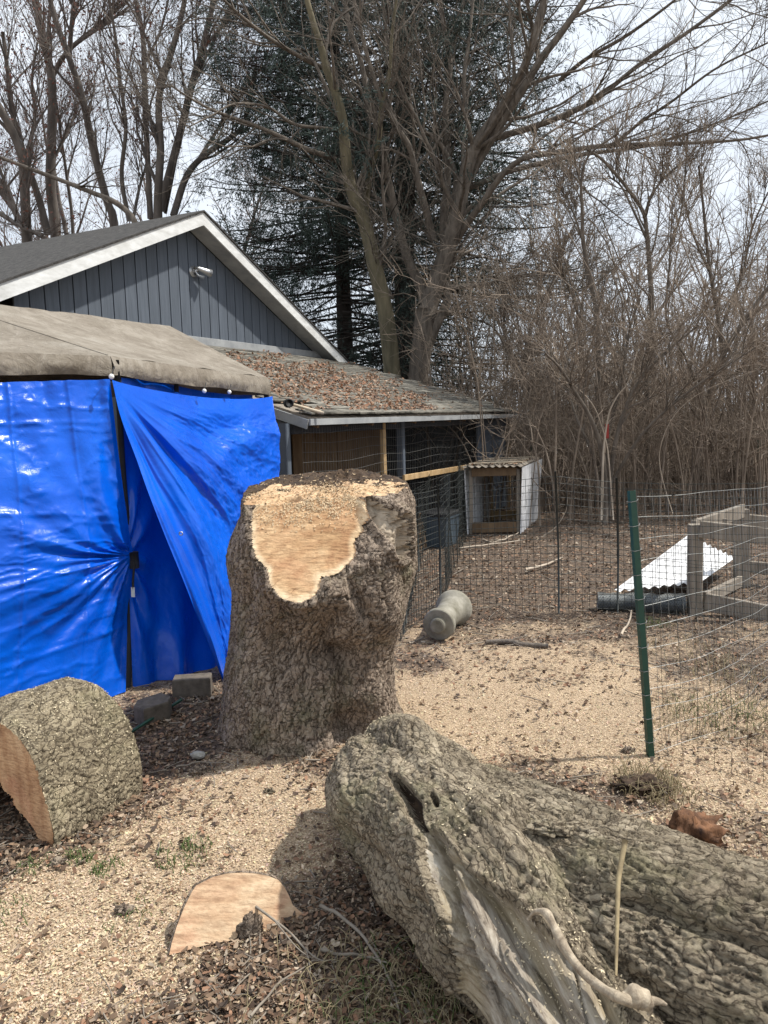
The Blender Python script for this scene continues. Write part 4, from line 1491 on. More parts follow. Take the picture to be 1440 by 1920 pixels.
# long folds in the bark on the far shoulder
for (ln_, dp, wd_) in (([(820, 1400), (900, 1430), (985, 1500), (1080, 1590)], .022, 10), ([(740, 1400), (800, 1450), (850, 1500), (960, 1620), (1060, 1700)], .014, 12), ([(640, 1560), (720, 1640), (790, 1700)], .018, 14)):
    rel = rel - dp * np.exp(-(dline(q, ln_) / wd_) ** 2) * facing
P = C[:, None] + (r_ + rel)[..., None] * dr
P[..., 2] = np.maximum(P[..., 2], -.01)
PA = P.copy()
fallen = thing('fallen_log', 'thick twisted trunk piece with a bleached decayed strip lying in the right foreground', 'log', (float(C[180, 0]), float(C[180, 1]), 0))
endc = C[0] - nrm(C[3] - C[0]) * .055
Vall = np.vstack([P.reshape(-1, 3)])
rings = []
for k_ in np.linspace(0, 1, 26)[1:]:
    ang_ = k_ * np.pi / 2
    rr0 = P[0] - C[0]
    ring = C[0] + rr0 * math.cos(ang_) ** .5 - nrm(C[3] - C[0]) * .09 * math.sin(ang_)
    ring = ring + (.010 * fbm(ring[:, 0] * 28, ring[:, 1] * 28, ring[:, 2] * 28, 3))[:, None] * nrm(ring - C[4])
    rings.append(ring)
rings = rings[::-1]
Vall = np.vstack([np.vstack(rings), P.reshape(-1, 3)])
Fs = gridF(NS + 25, NTT, True)
rt_ = r_ + rel
aa_ = np.linspace(0, 2 * np.pi, NTT, endpoint=False)[None]
g_0 = np.stack([rt_ * np.cos(aa_), Sm, rt_ * np.sin(aa_)], -1)
g_c = np.stack([g_0[0] * (1, 0, 1) * math.cos(k_) + np.array([0, -.25 * math.sin(k_), 0]) for k_ in np.linspace(np.pi / 2, .06, 25)])
grn = np.concatenate([g_c, g_0], 0).reshape(-1, 3)
fw = np.zeros((NS + 24, NTT), int)
fw[25:] = np.where(ww[:-1] > .5, 1, np.where(hol[:-1] > .6, 2, 0))
FsA, VA, GA = Fs, Vall, grn


def sub2(name, sel, mat, parent):
    f_ = FsA[fw.ravel() == sel]
    used = np.unique(f_)
    remap = np.full(len(VA), -1)
    remap[used] = np.arange(len(used))
    return mesh(name, VA[used], remap[f_], mat, parent, True, grain=GA[used])


sub2('bark', 0, M['bark_log'], fallen)
setp(sub2('bleached_wood', 1, M['bleached'], fallen), 'grey and yellow bare weathered wood')
setp(sub2('hollow', 2, M['rot'], fallen), 'dark rotted hollow')
# chips caught on the bark of log A
nrmA = dr.reshape(-1, 3)
ok_ = np.where((nrmA[:, 2] > .15) & (proj(P.reshape(-1, 3))[:, 1] < 1960))[0]
k = RNG.choice(ok_, 3200)
dens = RNG.rand(3200) < .25 + .75 * sst(-.1, .5, fbm(P.reshape(-1, 3)[k, 0] * 4, P.reshape(-1, 3)[k, 1] * 4, 1, 3))
k = k[dens]
n = len(k)
L = RNG.uniform(.003, .008, n)
setp(plates('sawdust', P.reshape(-1, 3)[k] + nrmA[k] * .003, nrmA[k], L, L * .5, np.array([.66, .56, .38]) * RNG.uniform(.7, 1.15, (n, 1)), M['flake'], fallen), kind='stuff')

# log B : the smoother trunk running off to the right
ctrlB = [pt_on(870, 1520, .22), pt_on(1000, 1632, .25), pt_on(1140, 1725, .26), pt_on(1280, 1785, .27), pt_on(1440, 1850, .27), pt_on(1750, 1950, .27)]
radB = np.array([.16, .235, .26, .265, .27, .27])
NS, NTT = 310, 320
C, r_, dr, Sm, Am, bh_, amp = sweep(ctrlB, radB, NS, NTT, seed=5.0, amp=.027, w=.018, h=.17, lob=.025)
rel = (bh_ - .5) * amp
P = C[:, None] + (r_ + rel)[..., None] * dr
q = proj(P)
rel = rel - .022 * np.exp(-(dline(q, [(1165, 1690), (1230, 1705), (1300, 1735), (1380, 1760), (1440, 1790)]) / 9) ** 2)
P = C[:, None] + (r_ + rel)[..., None] * dr
P[..., 2] = np.maximum(P[..., 2], -.01)
Fs = gridF(NS, NTT, True)
logb = thing('straight_log', 'long straight log with ridged grey bark running off the right edge', 'log', (float(C[150, 0]), float(C[150, 1]), 0))
mesh('bark', P.reshape(-1, 3), Fs, M['bark_log'], logb, True, grain=np.stack([(r_ + rel) * np.cos(np.linspace(0, 2 * np.pi, NTT, endpoint=False))[None], Sm, (r_ + rel) * np.sin(np.linspace(0, 2 * np.pi, NTT, endpoint=False))[None]], -1).reshape(-1, 3))
e_ = P[-1]
cc = e_.mean(0)
mesh('cut_end', np.vstack([e_, cc[None]]), [[i, (i + 1) % NTT, NTT] for i in range(NTT)], M['cut_red'], logb)
PB = P

# driftwood root lying on the logs
SURF = np.vstack([PA[::2, ::2].reshape(-1, 3), PB[::2, ::2].reshape(-1, 3)])
SPJ = proj(SURF)
SDP = (SURF - CAM) @ _f


def surf(px, py, off=0.0, rad=9):
    d2 = np.hypot(SPJ[:, 0] - px, SPJ[:, 1] - py)
    k_ = (d2 < rad) & (SDP > .5)
    dd_ = SDP[k_].min()
    d_ = ray(px, py)
    d_ = d_ / (d_ @ _f)
    return CAM + d_ * (dd_ - off)


pr = [surf(a_, b_, o_) for a_, b_, o_ in ((990, 1724, .0), (1003, 1710, .012), (1024, 1712, .022), (1040, 1740, .02), (1060, 1780, .02), (1092, 1822, .025), (1125, 1850, .03), (1160, 1870, .035), (1190, 1878, .04))]
# keep the root straight in depth between its rests
dpt = np.array([(p_ - CAM) @ _f for p_ in pr])
dpt = np.minimum(np.convolve(np.pad(dpt, 2, mode='edge'), np.ones(5) / 5, 'valid'), dpt)
pr = [CAM + (p_ - CAM) * (d_ / ((p_ - CAM) @ _f)) for p_, d_ in zip(pr, dpt)]
DK = float(dpt[-1])


def AK(x_, y_, o_=0.0):
    d_ = ray(x_, y_)
    return CAM + d_ * (DK - o_) / (d_ @ _f)


root = thing('driftwood_root', 'pale curved root with a knobbly end lying across the two logs', 'root', pr[4])
b = MB()
b.tube(catmull(pr, 40), catmull(np.array([[.004] * 3, [.009] * 3, [.014] * 3, [.013] * 3, [.012] * 3, [.012] * 3, [.012] * 3, [.014] * 3, [.018] * 3]), 40)[:, 0] * (.82 + .32 * pn(np.arange(40) / 4.0, .5)), 12)
b.build('stem', M['driftwood'], root, True)
e0 = AK(1186, 1877)
kn = [AK(1170, 1872), AK(1195, 1868), AK(1213, 1878), AK(1228, 1880)]
MB().tube(catmull(kn, 16), [.012, .014, .018, .022, .024, .022, .019, .020, .022, .020, .017, .015, .013, .011, .008, .004], 12).build('knob', M['driftwood'], root, True)
for pts_, r0_ in (([AK(1205, 1878), AK(1218, 1892), AK(1215, 1903)], .013), ([AK(1215, 1876), AK(1236, 1878), AK(1250, 1884)], .011), ([AK(1190, 1866), AK(1186, 1858), AK(1182, 1852)], .009)):
    MB().tube(catmull(pts_, 8), np.linspace(r0_, .003, 8), 8).build('root_stub', M['driftwood'], root, True)

# thin stick standing against log B
sa, sb_ = surf(1172, 1590, .02, 14), surf(1155, 1830, .03)
sa = sa + UP * .02
mid_ = surf(1160, 1650, .02)
st = MB().tube(catmull([sa, mid_, surf(1157, 1740, .02), sb_], 20), np.linspace(.0075, .003, 20) * (1 + .15 * pn(np.arange(20) / 2., .3)), 8).build('stick', M['stick'], None, True)
setp(st, 'thin straight peeled stick leaning upright over the log junction', 'stick')
# bark chunk on log A
bc = surf(1033, 1553, .012)


def lump(name, c_, rx, ry, rz, mat, parent=None, seed=0.0, amp=.35, fr=2.0, ax=(1, 0, 0), rnd_=2.0, n1_=28, n2_=40, lay=0.0, smooth=True):
    """irregular closed chunk"""
    ph, tt = np.meshgrid(np.linspace(0, np.pi, n1_), np.linspace(0, 2 * np.pi, n2_, endpoint=False), indexing='ij')
    d_ = np.stack([np.sin(ph) * np.cos(tt), np.sin(ph) * np.sin(tt), np.cos(ph)], -1)
    k_ = 1 + amp * fbm(d_[..., 0] * fr + seed, d_[..., 1] * fr, d_[..., 2] * fr, 4)
    k_ = k_ * (1 / (np.sum(np.abs(d_) ** rnd_, -1) ** (1 / rnd_)))
    if lay:
        k_ = k_ + lay * np.abs(pn(d_[..., 1] * 9 + seed, d_[..., 0] * 1.5))
    d_ = d_ * k_[..., None]
    e1 = nrm(np.array(ax, float))
    e2 = nrm(np.cross(UP, e1))
    e3 = np.cross(e1, e2)
    P_ = c_ + d_[..., :1] * rx * e1 + d_[..., 1:2] * ry * e2 + d_[..., 2:] * rz * e3
    return mesh(name, P_, gridF(n1_, n2_, True), mat, parent, smooth, grain=P_.reshape(-1, 3))


setp(lump('bark_chunk', bc, .055, .03, .016, M['bark_log'], seed=3, amp=.5, fr=2.4, ax=(1, -.25, 0)), 'small grey bark chunk lying on the foreground trunk', 'bark chunk')
rc = G(1304, 1585)
setp(lump('rotten_chunk', rc + UP * .045, .085, .055, .065, M['orange_rot'], seed=8, amp=.55, fr=2.8, rnd_=3.0, lay=.12, smooth=False, n1_=18, n2_=26), 'orange brown rotten wood chunk on the sawdust behind the right log', 'wood chunk')

# ------------------------------------------------------------------ half round of bark at the left edge
hf = thing('half_log', 'arched half log with sawdust covered bark and a reddish cut end at the left edge', 'log', tuple(G(150, 1520)))
foot = G(104, 1592)
dA = nrm(G(272, 1488) - foot)
dP = np.array([-dA[1], dA[0], 0])
wid, hgt, thk, leng = .80, .46, .21, .50
na, nl = 260, 220
ph = np.linspace(0, np.pi, na)
for part in ('bark',):
    A_, L_ = np.meshgrid(ph, np.linspace(0, 1, nl))
    tape = 1 - .08 * L_
    cx0 = foot[None, None] + dP * wid / 2 + dA * (L_ * leng + .03 * np.sin(A_))[..., None]
    rr0 = 1 + .045 * fbm(np.cos(A_) * 1.5, np.sin(A_) * 1.5, L_ * 1.2, 3)
    bh_ = bark_h(A_ * .42, L_ * leng, .024, .11, 6.0)
    rel = (bh_ - .5) * .022
    edgeL = 1 - .03 * (sst(.06, 0, L_) + sst(.94, 1, L_))
    Pn = cx0 + dP * ((-np.cos(A_)) * (wid / 2 + rel) * tape * rr0 * edgeL)[..., None] + UP * (np.sin(A_) ** .85 * (hgt + rel) * rr0 * edgeL * (1 - .04 * L_))[..., None]
    mesh('bark', Pn, gridF(nl, na), M['bark_round'], hf, True, grain=np.stack([np.cos(A_) * .4, L_ * leng, np.sin(A_) * .4], -1).reshape(-1, 3))
inn = []
for lk in (0, -1):
    o_r = Pn[lk]
    base_c = foot + dP * wid / 2 + dA * (0 if lk == 0 else leng)
    th_ = thk * (np.sin(ph) ** .6 * .9 + .3)
    rel_ = o_r - base_c
    leng_ = np.linalg.norm(rel_, axis=1, keepdims=True)
    i_r = o_r - rel_ / leng_ * th_[:, None] * (1 + .12 * pn(ph * 3, lk))[:, None]
    i_r[:, 2] = np.maximum(i_r[:, 2], .0)
    inn.append(i_r)
    rows = np.stack([o_r * (1 - f_) + i_r * f_ for f_ in np.linspace(0, 1, 10)])
    rows = rows + (dA * (.004 if lk == 0 else -.004)) * pn(rows[..., 0] * 9, rows[..., 2] * 9)[..., None]
    mesh('cut_end', rows, gridF(10, na), M['cut_red'], hf, False)
mesh('inner_face', np.stack([inn[0], inn[1]]), gridF(2, na), M['cut_red'], hf, True)
n = 3000
k = RNG.randint(0, na * nl, n)
pts = Pn.reshape(-1, 3)[k]
nn2 = nrm(np.stack([-np.cos(A_.ravel()[k]), np.zeros(n), np.sin(A_.ravel()[k])], 1))
nn2 = nrm(nn2[:, :1] * dP + nn2[:, 2:] * UP)
ok_ = RNG.rand(n) < .2 + .8 * sst(-.3, .4, fbm(pts[:, 0] * 5, pts[:, 1] * 5, pts[:, 2] * 5, 3))
L = RNG.uniform(.003, .009, ok_.sum())
setp(plates('sawdust', pts[ok_] + nn2[ok_] * .003, nn2[ok_], L, L * .5, np.array([.68, .58, .40]) * RNG.uniform(.65, 1.1, (ok_.sum(), 1)), M['flake'], hf), kind='stuff')

# ------------------------------------------------------------------ sawn slab
def slab_poly(name, poly, p0, nv_, thick, mface, mside, parent, nrmo=None):
    """polygon given as view directions onto the plane (p0, nv_), extruded back by thick"""
    nv_ = nrm(nv_)
    pts = []
    for a_, b_ in poly:
        d = ray(a_, b_)
        pts.append(CAM + d * ((p0 - CAM) @ nv_) / (d @ nv_))
    pts = np.array(pts)
    if nv_ @ (CAM - p0) < 0:
        nv_ = -nv_
    k_ = len(pts)
    bk = pts - nv_ * thick
    mesh(name, pts, [list(range(k_))], mface, parent)
    return pts, bk, k_


sp0, sp1, sp2 = G(318, 1791), G(578, 1722), A(450, 1640, 2.36)
sn = np.cross(sp1 - sp0, sp2 - sp0)
spoly = [(317, 1791), (322, 1768), (331, 1738), (345, 1702), (360, 1672), (368, 1660), (384, 1652), (400, 1644), (425, 1638), (452, 1636), (480, 1638), (505, 1643), (522, 1650), (534, 1664), (543, 1682), (549, 1697), (562, 1708), (577, 1720), (560, 1729), (535, 1738), (512, 1742), (493, 1746), (489, 1725), (478, 1716), (464, 1728), (456, 1744), (448, 1757), (430, 1764), (400, 1769), (370, 1776), (340, 1785)]
slab = thing('wood_slab', 'pale half moon slab of sawn wood lying tilted on the sawdust', 'wood slab', tuple(G(450, 1740)))
pts, bk, k_ = slab_poly('cut_face', spoly, sp0, sn, .055, M['cut_slab'], None, slab)
bk = bk.copy()
bk[:, 2] = np.maximum(bk[:, 2] , -.01)
mesh('bark', np.vstack([pts - nrm(CAM - sp0) * .0005, bk]), [[j, k_ + j, k_ + (j + 1) % k_, (j + 1) % k_] for j in range(k_)] + [list(range(2 * k_ - 1, k_ - 1, -1))], M['bark_stump'], slab, grain=np.vstack([pts, bk]))
MB().tube(catmull(pts[0:18], 60) - nrm(CAM - sp0) * .012, .007 * (1 + .4 * pn(np.arange(60) / 2.5, .7)), 8).build('bark_rim', M['bark_stump'], slab, True)
setp(lump('bark_flake', G(470, 1752) + UP * .02, .035, .012, .05, M['bark_stump'], seed=4, amp=.5, ax=(1, .3, 0)), 'dark bark flake stuck against the notch of the sawn slab', 'bark flake')
tw = thing('forked_twig', 'thin forked twig resting on the sawn slab and reaching right', 'twig', tuple(G(560, 1760)))
MB().tube(catmull([A(480, 1700, 2.30), A(510, 1722, 2.24), A(545, 1750, 2.20), A(575, 1782, 2.13), G(600, 1800, .02), G(625, 1800, .015)], 24), np.linspace(.0045, .002, 24), 6).build('stem', M['wood_grey'], tw, True)
MB().tube(catmull([A(512, 1722, 2.24), A(530, 1745, 2.20), G(560, 1780, .03), G(590, 1800, .01)], 14), np.linspace(.003, .0012, 14), 5).build('twig_fork', M['wood_grey'], tw, True)
MB().tube(catmull([A(575, 1782, 2.13), G(582, 1820, .03), G(575, 1838, .01)], 10), np.linspace(.002, .001, 10), 5).build('twig_fork', M['wood_grey'], tw, True)
for (p_, r_, lab) in (([(600, 1700), (640, 1720), (690, 1770), (735, 1850), (750, 1910)], .007, 'dark bent branch on the ground left of the foreground trunk'),
                      ([(470, 1910), (520, 1850), (570, 1815), (600, 1800)], .004, 'thin grey twig curving up from the bottom edge'),
                      ([(600, 1780), (640, 1792), (690, 1796), (730, 1810)], .006, 'short crooked twig in the shaded litter by the trunk'),
                      ([(330, 1440), (380, 1430), (440, 1435)], .004, 'short twig on the shaded ground left of the stump')):
    P_ = catmull([G(a_, b_, .018) for a_, b_ in p_], 20)
    P_[:, 2] += .012 * np.abs(pn(np.arange(20) / 4.0, r_ * 900))
    setp(MB().tube(P_, np.linspace(r_, r_ * .45, 20), 7).build('twig', M['wood_grey'], None, True), lab, 'twig')

# ------------------------------------------------------------------ small ground things by the tent
def block(px, py, L_, Wd_, H_, ang, label, chamf=0.0):
    p_ = G(px, py)
    t_ = thing('concrete_block', label, 'block', tuple(p_), 'concrete blocks along the tent')
    d_ = np.array([math.cos(ang), math.sin(ang), 0])
    n_2 = np.array([-d_[1], d_[0], 0])
    ol = [(-L_ / 2, -Wd_ / 2), (L_ / 2 - chamf, -Wd_ / 2), (L_ / 2, -Wd_ / 2 + chamf + .001), (L_ / 2, Wd_ / 2), (-L_ / 2 + chamf, Wd_ / 2), (-L_ / 2, Wd_ / 2 - chamf - .001)]
    b_ = MB()
    lay = []
    for z_, s_ in ((-.01, 1), (H_ - .008, 1), (H_, .96)):
        lay += [p_ + d_ * x_ * s_ + n_2 * y_ * s_ + UP * z_ for x_, y_ in ol]
    k_ = len(ol)
    b_.add(lay, [list(range(k_ - 1, -1, -1)), list(range(2 * k_, 3 * k_))] + [[r_ * k_ + j, r_ * k_ + (j + 1) % k_, (r_ + 1) * k_ + (j + 1) % k_, (r_ + 1) * k_ + j] for r_ in range(2) for j in range(k_)])
    b_.build('block_body', M['block'], t_)


block(288, 1345, .21, .16, .095, .85, 'brown concrete block with a rough top beside the half log', .06)
block(362, 1302, .22, .11, .11, .12, 'plain grey brown concrete block standing at the foot of the inner tarp')
g0, g1_ = G(262, 1362, .03), G(340, 1312, .03)
setp(MB().tube([g0 - (g1_ - g0) * 1.6, g0, g1_], .009, 8).build('ground_rail', M['post_green'], None, True), 'thin dark green rail lying along the foot of the tent', 'rail')
setp(lump('stone', G(371, 1420) + UP * .012, .035, .024, .018, M['concrete'], seed=1, amp=.2), 'small pale stone on the shaded ground left of the stump', 'stone')
setp(lump('bark_crumb', G(370, 1450) + UP * .012, .03, .025, .022, M['bark_stump'], seed=5, amp=.5), 'dark bark crumb just in front of the pale stone', 'bark crumb')
for (a_, b_, s_, lab) in ((1178, 1412, .028, 'dark clod on the sawdust left of the green post foot'), (505, 1488, .022, 'dark bark bit on the sawdust in front of the stump'),
                          (110, 1625, .03, 'dark bark bit just below the tip of the half log'), (232, 1712, .028, 'curled brown leaf piece on the sawdust left of the slab'),
                          (1280, 1545, .03, 'dark clod beside the orange rotten chunk')):
    setp(lump('bark_crumb', G(a_, b_) + UP * s_ * .4, s_, s_ * .7, s_ * .6, M['bark_stump'], seed=a_ % 17, amp=.55, fr=2.6), lab, 'bark crumb')

# ------------------------------------------------------------------ lying stone pedestal
u0, u1 = G(822, 1172, .115), G(862, 1128, .13)
axu = nrm(u1 - u0)
lenu = .52
ped = thing('garden_pedestal', 'grey concrete garden pedestal lying on its side beyond the stump', 'pedestal', (u0[0], u0[1], 0))
prof = [(-.04, .0), (-.04, .045), (-.034, .055), (-.002, .058), (0.0, .108), (.008, .116), (.04, .118), (.05, .108), (.065, .092), (.15, .088), (.26, .095), (.36, .106), (.41, .118), (.43, .136), (.45, .142), (.475, .142), (.48, .134), (.482, .0)]
MB().tube([u0 + axu * a_ for a_, _q in prof], [max(r_, .0006) for _q, r_ in prof], 40).build('pedestal_body', M['old_concrete'], ped, False)
for pl_ in ped.children[0].data.polygons:
    pl_.use_smooth = len(pl_.vertices) == 4 and abs(pl_.normal @ Vector(axu)) < .85
st0, st1 = G(912, 1204, .02), G(1028, 1212, .018)
sk = MB().tube(catmull([st0, st0 * .6 + st1 * .4 + [0, .02, .01], st0 * .45 + st1 * .55, st1], 26), .020 + .004 * pn(np.arange(26) / 3., .2), 9).build('branch', M['bark_maple'], None, True)
setp(sk, 'short dark mossy branch lying flat on the chips before the garden fence', 'branch')
for (pp_, r_, lab) in (([(905, 1012), (925, 1018), (950, 1010), (972, 1000)], .014, 'short pale stick on the litter in front of the white hutch'),
                       ([(985, 1068), (1020, 1060), (1055, 1045)], .016, 'pale branch on the litter beyond the left fence post'),
                       ([(860, 1028), (930, 1020), (985, 1012)], .012, 'long thin pale stick beyond the pedestal'),
                       ([(1165, 1190), (1180, 1165), (1185, 1140)], .010, 'pinkish stick leaning just left of the green post')):
    P_ = catmull([G(a_, b_, .03) for a_, b_ in pp_], 14)
    P_[:, 2] += .03 * np.abs(pn(np.arange(14) / 4.0, r_ * 500))
    setp(MB().tube(P_, np.linspace(r_, r_ * .5, 14), 7).build('stick', M['twig_pale'], None, True), lab, 'stick')

# ------------------------------------------------------------------ white hutch
h1, h2, h3 = G(880, 1002), G(974, 1000), G(1020, 962)
h3 = h2 + (h3 - h2) * .62
dF, dS = nrm(h2 - h1), nrm(h3 - h2)
wH, lH = np.linalg.norm(h2 - h1), np.linalg.norm(h3 - h2)
hut = thing('animal_hutch', 'small open shelter of white corrugated sheets on a lumber frame beside the coop', 'hutch', tuple((h1 + h3) / 2))
hz = .90


def hp_(a_, b_, z_):
    return h1 + dF * a_ * wH + dS * b_ * lH + UP * z_


for a_, b_ in ((0.03, .02), (.97, .02), (0.03, .98), (.97, .98)):
    MB().beam(hp_(a_, b_, 0), hp_(a_, b_, hz - .03), .05, .05, up=dF).build('post', M['wood_grey'] if b_ < .5 else M['wood_new'], hut)
MB().beam(hp_(0.06, .0, hz - .06), hp_(.94, .0, hz - .06), .03, .11).build('top_rail', M['wood_brown'], hut)
MB().beam(hp_(0.06, .0, .09), hp_(.94, .0, .09), .03, .14).build('bottom_rail', M['wood_brown'], hut)
MB().beam(hp_(0.06, 1.0, hz - .06), hp_(.94, 1.0, hz - .06), .03, .08).build('top_rail', M['wood_new'], hut)
MB().beam(hp_(0.06, 1.0, .09), hp_(.94, 1.0, .09), .03, .12).build('bottom_rail', M['wood_new'], hut)
MB().beam(hp_(.62, 0.98, .1), hp_(.66, .98, hz - .05), .04, .04).build('stud', M['wood_new'], hut)


def corr_sheet(name, a, b, c_, d, waves, amp, mat, parent, nu=90, nv=8, th=.003, skew=0.0):
    """corrugated sheet a-b (across the waves), d-c opposite edge"""
    u_, v_2 = np.meshgrid(np.linspace(0, 1, nu), np.linspace(0, 1, nv))
    P_ = a * ((1 - u_) * (1 - v_2))[..., None] + b * (u_ * (1 - v_2))[..., None] + c_ * (u_ * v_2)[..., None] + d * ((1 - u_) * v_2)[..., None]
    n_2 = nrm(np.cross(b - a, d - a))
    P_ = P_ + (amp * np.sin(u_ * waves * 2 * np.pi))[..., None] * n_2
    V_ = np.vstack([P_.reshape(-1, 3), (P_ - n_2 * th).reshape(-1, 3)])
    f_ = gridF(nv, nu)
    o_2 = mesh(name, V_, np.vstack([f_, f_[:, ::-1] + nu * nv]), mat, parent, True)
    return o_2


lean = dF * .05
corr_sheet('side_sheet', hp_(1.03, -.04, .0), hp_(1.03, 1.05, .0), hp_(1.06, 1.05, hz + .02) + lean, hp_(1.0, -.04, hz + .0) + lean, 8, .008, M['white_metal'], hut)
corr_sheet('side_sheet', hp_(-.03, -.02, .0), hp_(-.03, 1.02, .0), hp_(-.03, 1.02, hz), hp_(-.08, -.02, hz), 8, .008, M['white_metal'], hut)
corr_sheet('roof_sheet', hp_(-.12, -.10, hz + .02), hp_(1.10, -.10, hz + .015), hp_(1.10, 1.1, hz + .04), hp_(-.12, 1.1, hz + .045), 9, .010, M['wood_grey'], hut)
for i in range(5):
    b0 = .05 + i * .22
    MB().beam(hp_(-.05 + .1 * random.random(), b0, hz + .055 + .008 * (i % 2)), hp_(.9 + .2 * random.random(), b0 + .1 * random.uniform(-1, 1), hz + .06), .06, .014).build('roof_slat', M['wood_grey'] if i % 2 else M['handle'], hut)
n = 500
pts = np.array([hp_(RNG.uniform(-.05, 1.0), RNG.rand(), hz + .045) for _ in range(n)])
setp(plates('leaf_litter', pts, np.tile(UP, (n, 1)), RNG.uniform(.03, .06, n), RNG.uniform(.02, .03, n), pal[RNG.choice(6, n)] * RNG.uniform(.7, 1.3, (n, 1)), M['leafy'], hut), kind='stuff')

# ------------------------------------------------------------------ timber frame and loose sheet
TA = thing('timber_frame', 'weathered grey timber bin frame behind the wire at the right edge', 'timber frame', tuple(G(1360, 1140)))
YF, YB = 5.85, 7.0


def tb(nm, x0, y0, Y0, x1, y1, Y1, w, h, mat='wood_grey', up=(0, 0, 1)):
    return MB().beam(A(x0, y0, Y0), A(x1, y1, Y1), w, h, up=up).build(nm, M[mat], TA)


f0 = G(1302, 1152)
fx = f0[0]
MB().beam(f0 - UP * .02, A(1304, 983, f0[1]), .10, .085, up=(0, 1, 0)).build('post', M['wood_grey'], TA)
YF = f0[1]
tb('top_rail', 1312, 992, YF - .06, 1480, 1010, YF - .2, .04, .13)
tb('bottom_rail', 1322, 1128, YF - .01, 1480, 1160, YF - .3, .04, .14)
b0 = G(1390, 1100)
MB().beam(b0 - UP * .02, A(1390, 955, b0[1]), .12, .085, up=(0, 1, 0)).build('post', M['wood_grey'], TA)
tb('side_rail', 1300, 990, YF + .06, 1392, 958, b0[1] - .03, .04, .12)
tb('side_rail', 1322, 1122, YF + .07, 1388, 1090, b0[1] - .05, .04, .10)
tb('back_rail', 1398, 975, b0[1] + .06, 1500, 985, b0[1], .04, .11)
tb('back_rail', 1396, 1062, b0[1] + .06, 1500, 1072, b0[1], .04, .11)
tb('brace', 1356, 972, YF + .5, 1354, 990, YF + .5, .07, .05)

ws = thing('corrugated_sheet', 'loose white corrugated sheet propped behind the timber frame', 'metal sheet', tuple(G(1260, 1090)))
a_, b_, c_, d_ = A(1148, 1109, 6.35), A(1313, 1092, 6.45), A(1378, 1046, 7.3), A(1290, 1003, 7.35)
corr_sheet('sheet', a_, b_, c_, d_, 9, .012, M['white_metal'], ws, 130, 10)
p0_, p1_ = A(1290, 1040, 7.0), A(1290, 1090, 7.0)
p1_[2] = 0
MB().beam(p1_, A(1290, 1062, 7.0), .08, .08, up=(0, 1, 0)).build('prop', M['wood_brown'], ws)

# roll of chicken wire
r0_, r1_ = G(1122, 1152), G(1288, 1156)
rw = thing('wire_roll', 'bluish grey roll of chicken wire lying on the ground below the white sheet', 'wire roll', tuple((r0_ + r1_) / 2))
axr = nrm(r1_ - r0_)
sdr = np.array([-axr[1], axr[0], 0])
Lr = np.linalg.norm(r1_ - r0_)
rad_ = .075
hel = []
for s_ in (1, -1):
    for ph_ in np.linspace(0, 2 * np.pi, 16, endpoint=False):
        tt = np.linspace(0, 1, 60)
        an_ = ph_ + s_ * tt * 22
        rr2 = rad_ * (1 + .1 * np.sin(tt * 9 + ph_))
        hel.append(r0_ + axr * (tt * Lr)[:, None] + (sdr * 1.0)[None] * (rr2 * np.cos(an_))[:, None] + UP * (rad_ + rr2 * np.sin(an_))[:, None] + sdr * .1)
hel = np.array(hel)
V, Fs = tubes([(hel, np.full(hel.shape[:2], .0022))], [3])
setp(mesh('wire_weave', V, Fs, M['wire_galv'], rw), kind='stuff')
hel2 = (hel - (r0_ + UP * rad_ + sdr * .1)) * 1
core = MB().tube([r0_ + sdr * .1 + UP * rad_ + axr * (Lr * t_2) for t_2 in np.linspace(.0, 1, 24)], rad_ * .82 * (1 + .05 * np.sin(np.arange(24) * 2.1)), 22)
core.build('inner_layers', M['blue_grey'], rw, True)

# ------------------------------------------------------------------ wire fences
def wire_panel(parent, base, top_, nv_, nh, rv, rh, mat, wob=.01, zs=None, seed=0, hname='line_wire', split=False, slack=None):
    """base, top_: callables u->xyz; vertical wires nv_, horizontals at fractions"""
    us_ = np.linspace(0, 1, nv_)
    K_ = 7
    P_ = []
    for i_, u_ in enumerate(us_):
        a_, b_ = base(u_), top_(u_)
        v2 = np.linspace(0, 1, K_)[:, None]
        line = a_ + (b_ - a_) * v2
        line = line + wob * np.stack([pn(v2[:, 0] * 2.2 + i_ * .21, seed), pn(v2[:, 0] * 2.2, i_ * .13, seed + 3), 0 * v2[:, 0]], 1)
        P_.append(line)
    P_ = np.array(P_)
    V, Fs = tubes([(P_, np.full(P_.shape[:2], rv))], [4])
    setp(mesh('stay_wires', V, Fs, mat, parent), kind='stuff')
    fr_ = np.linspace(0, 1, nh) if zs is None else zs
    for j_, f_ in enumerate(fr_):
        x_ = (K_ - 1) * f_
        i0 = min(int(x_), K_ - 2)
        line = P_[:, i0] * (1 - (x_ - i0)) + P_[:, i0 + 1] * (x_ - i0)
        line = line.copy()
        line[:, 2] += wob * .7 * pn(us_ * 5, j_ * 1.7, seed)
        if slack is not None:
            line[:, 2] += slack(us_, f_)
        MB().tube(line, rh, 4, cap=False).build(hname, mat, parent)


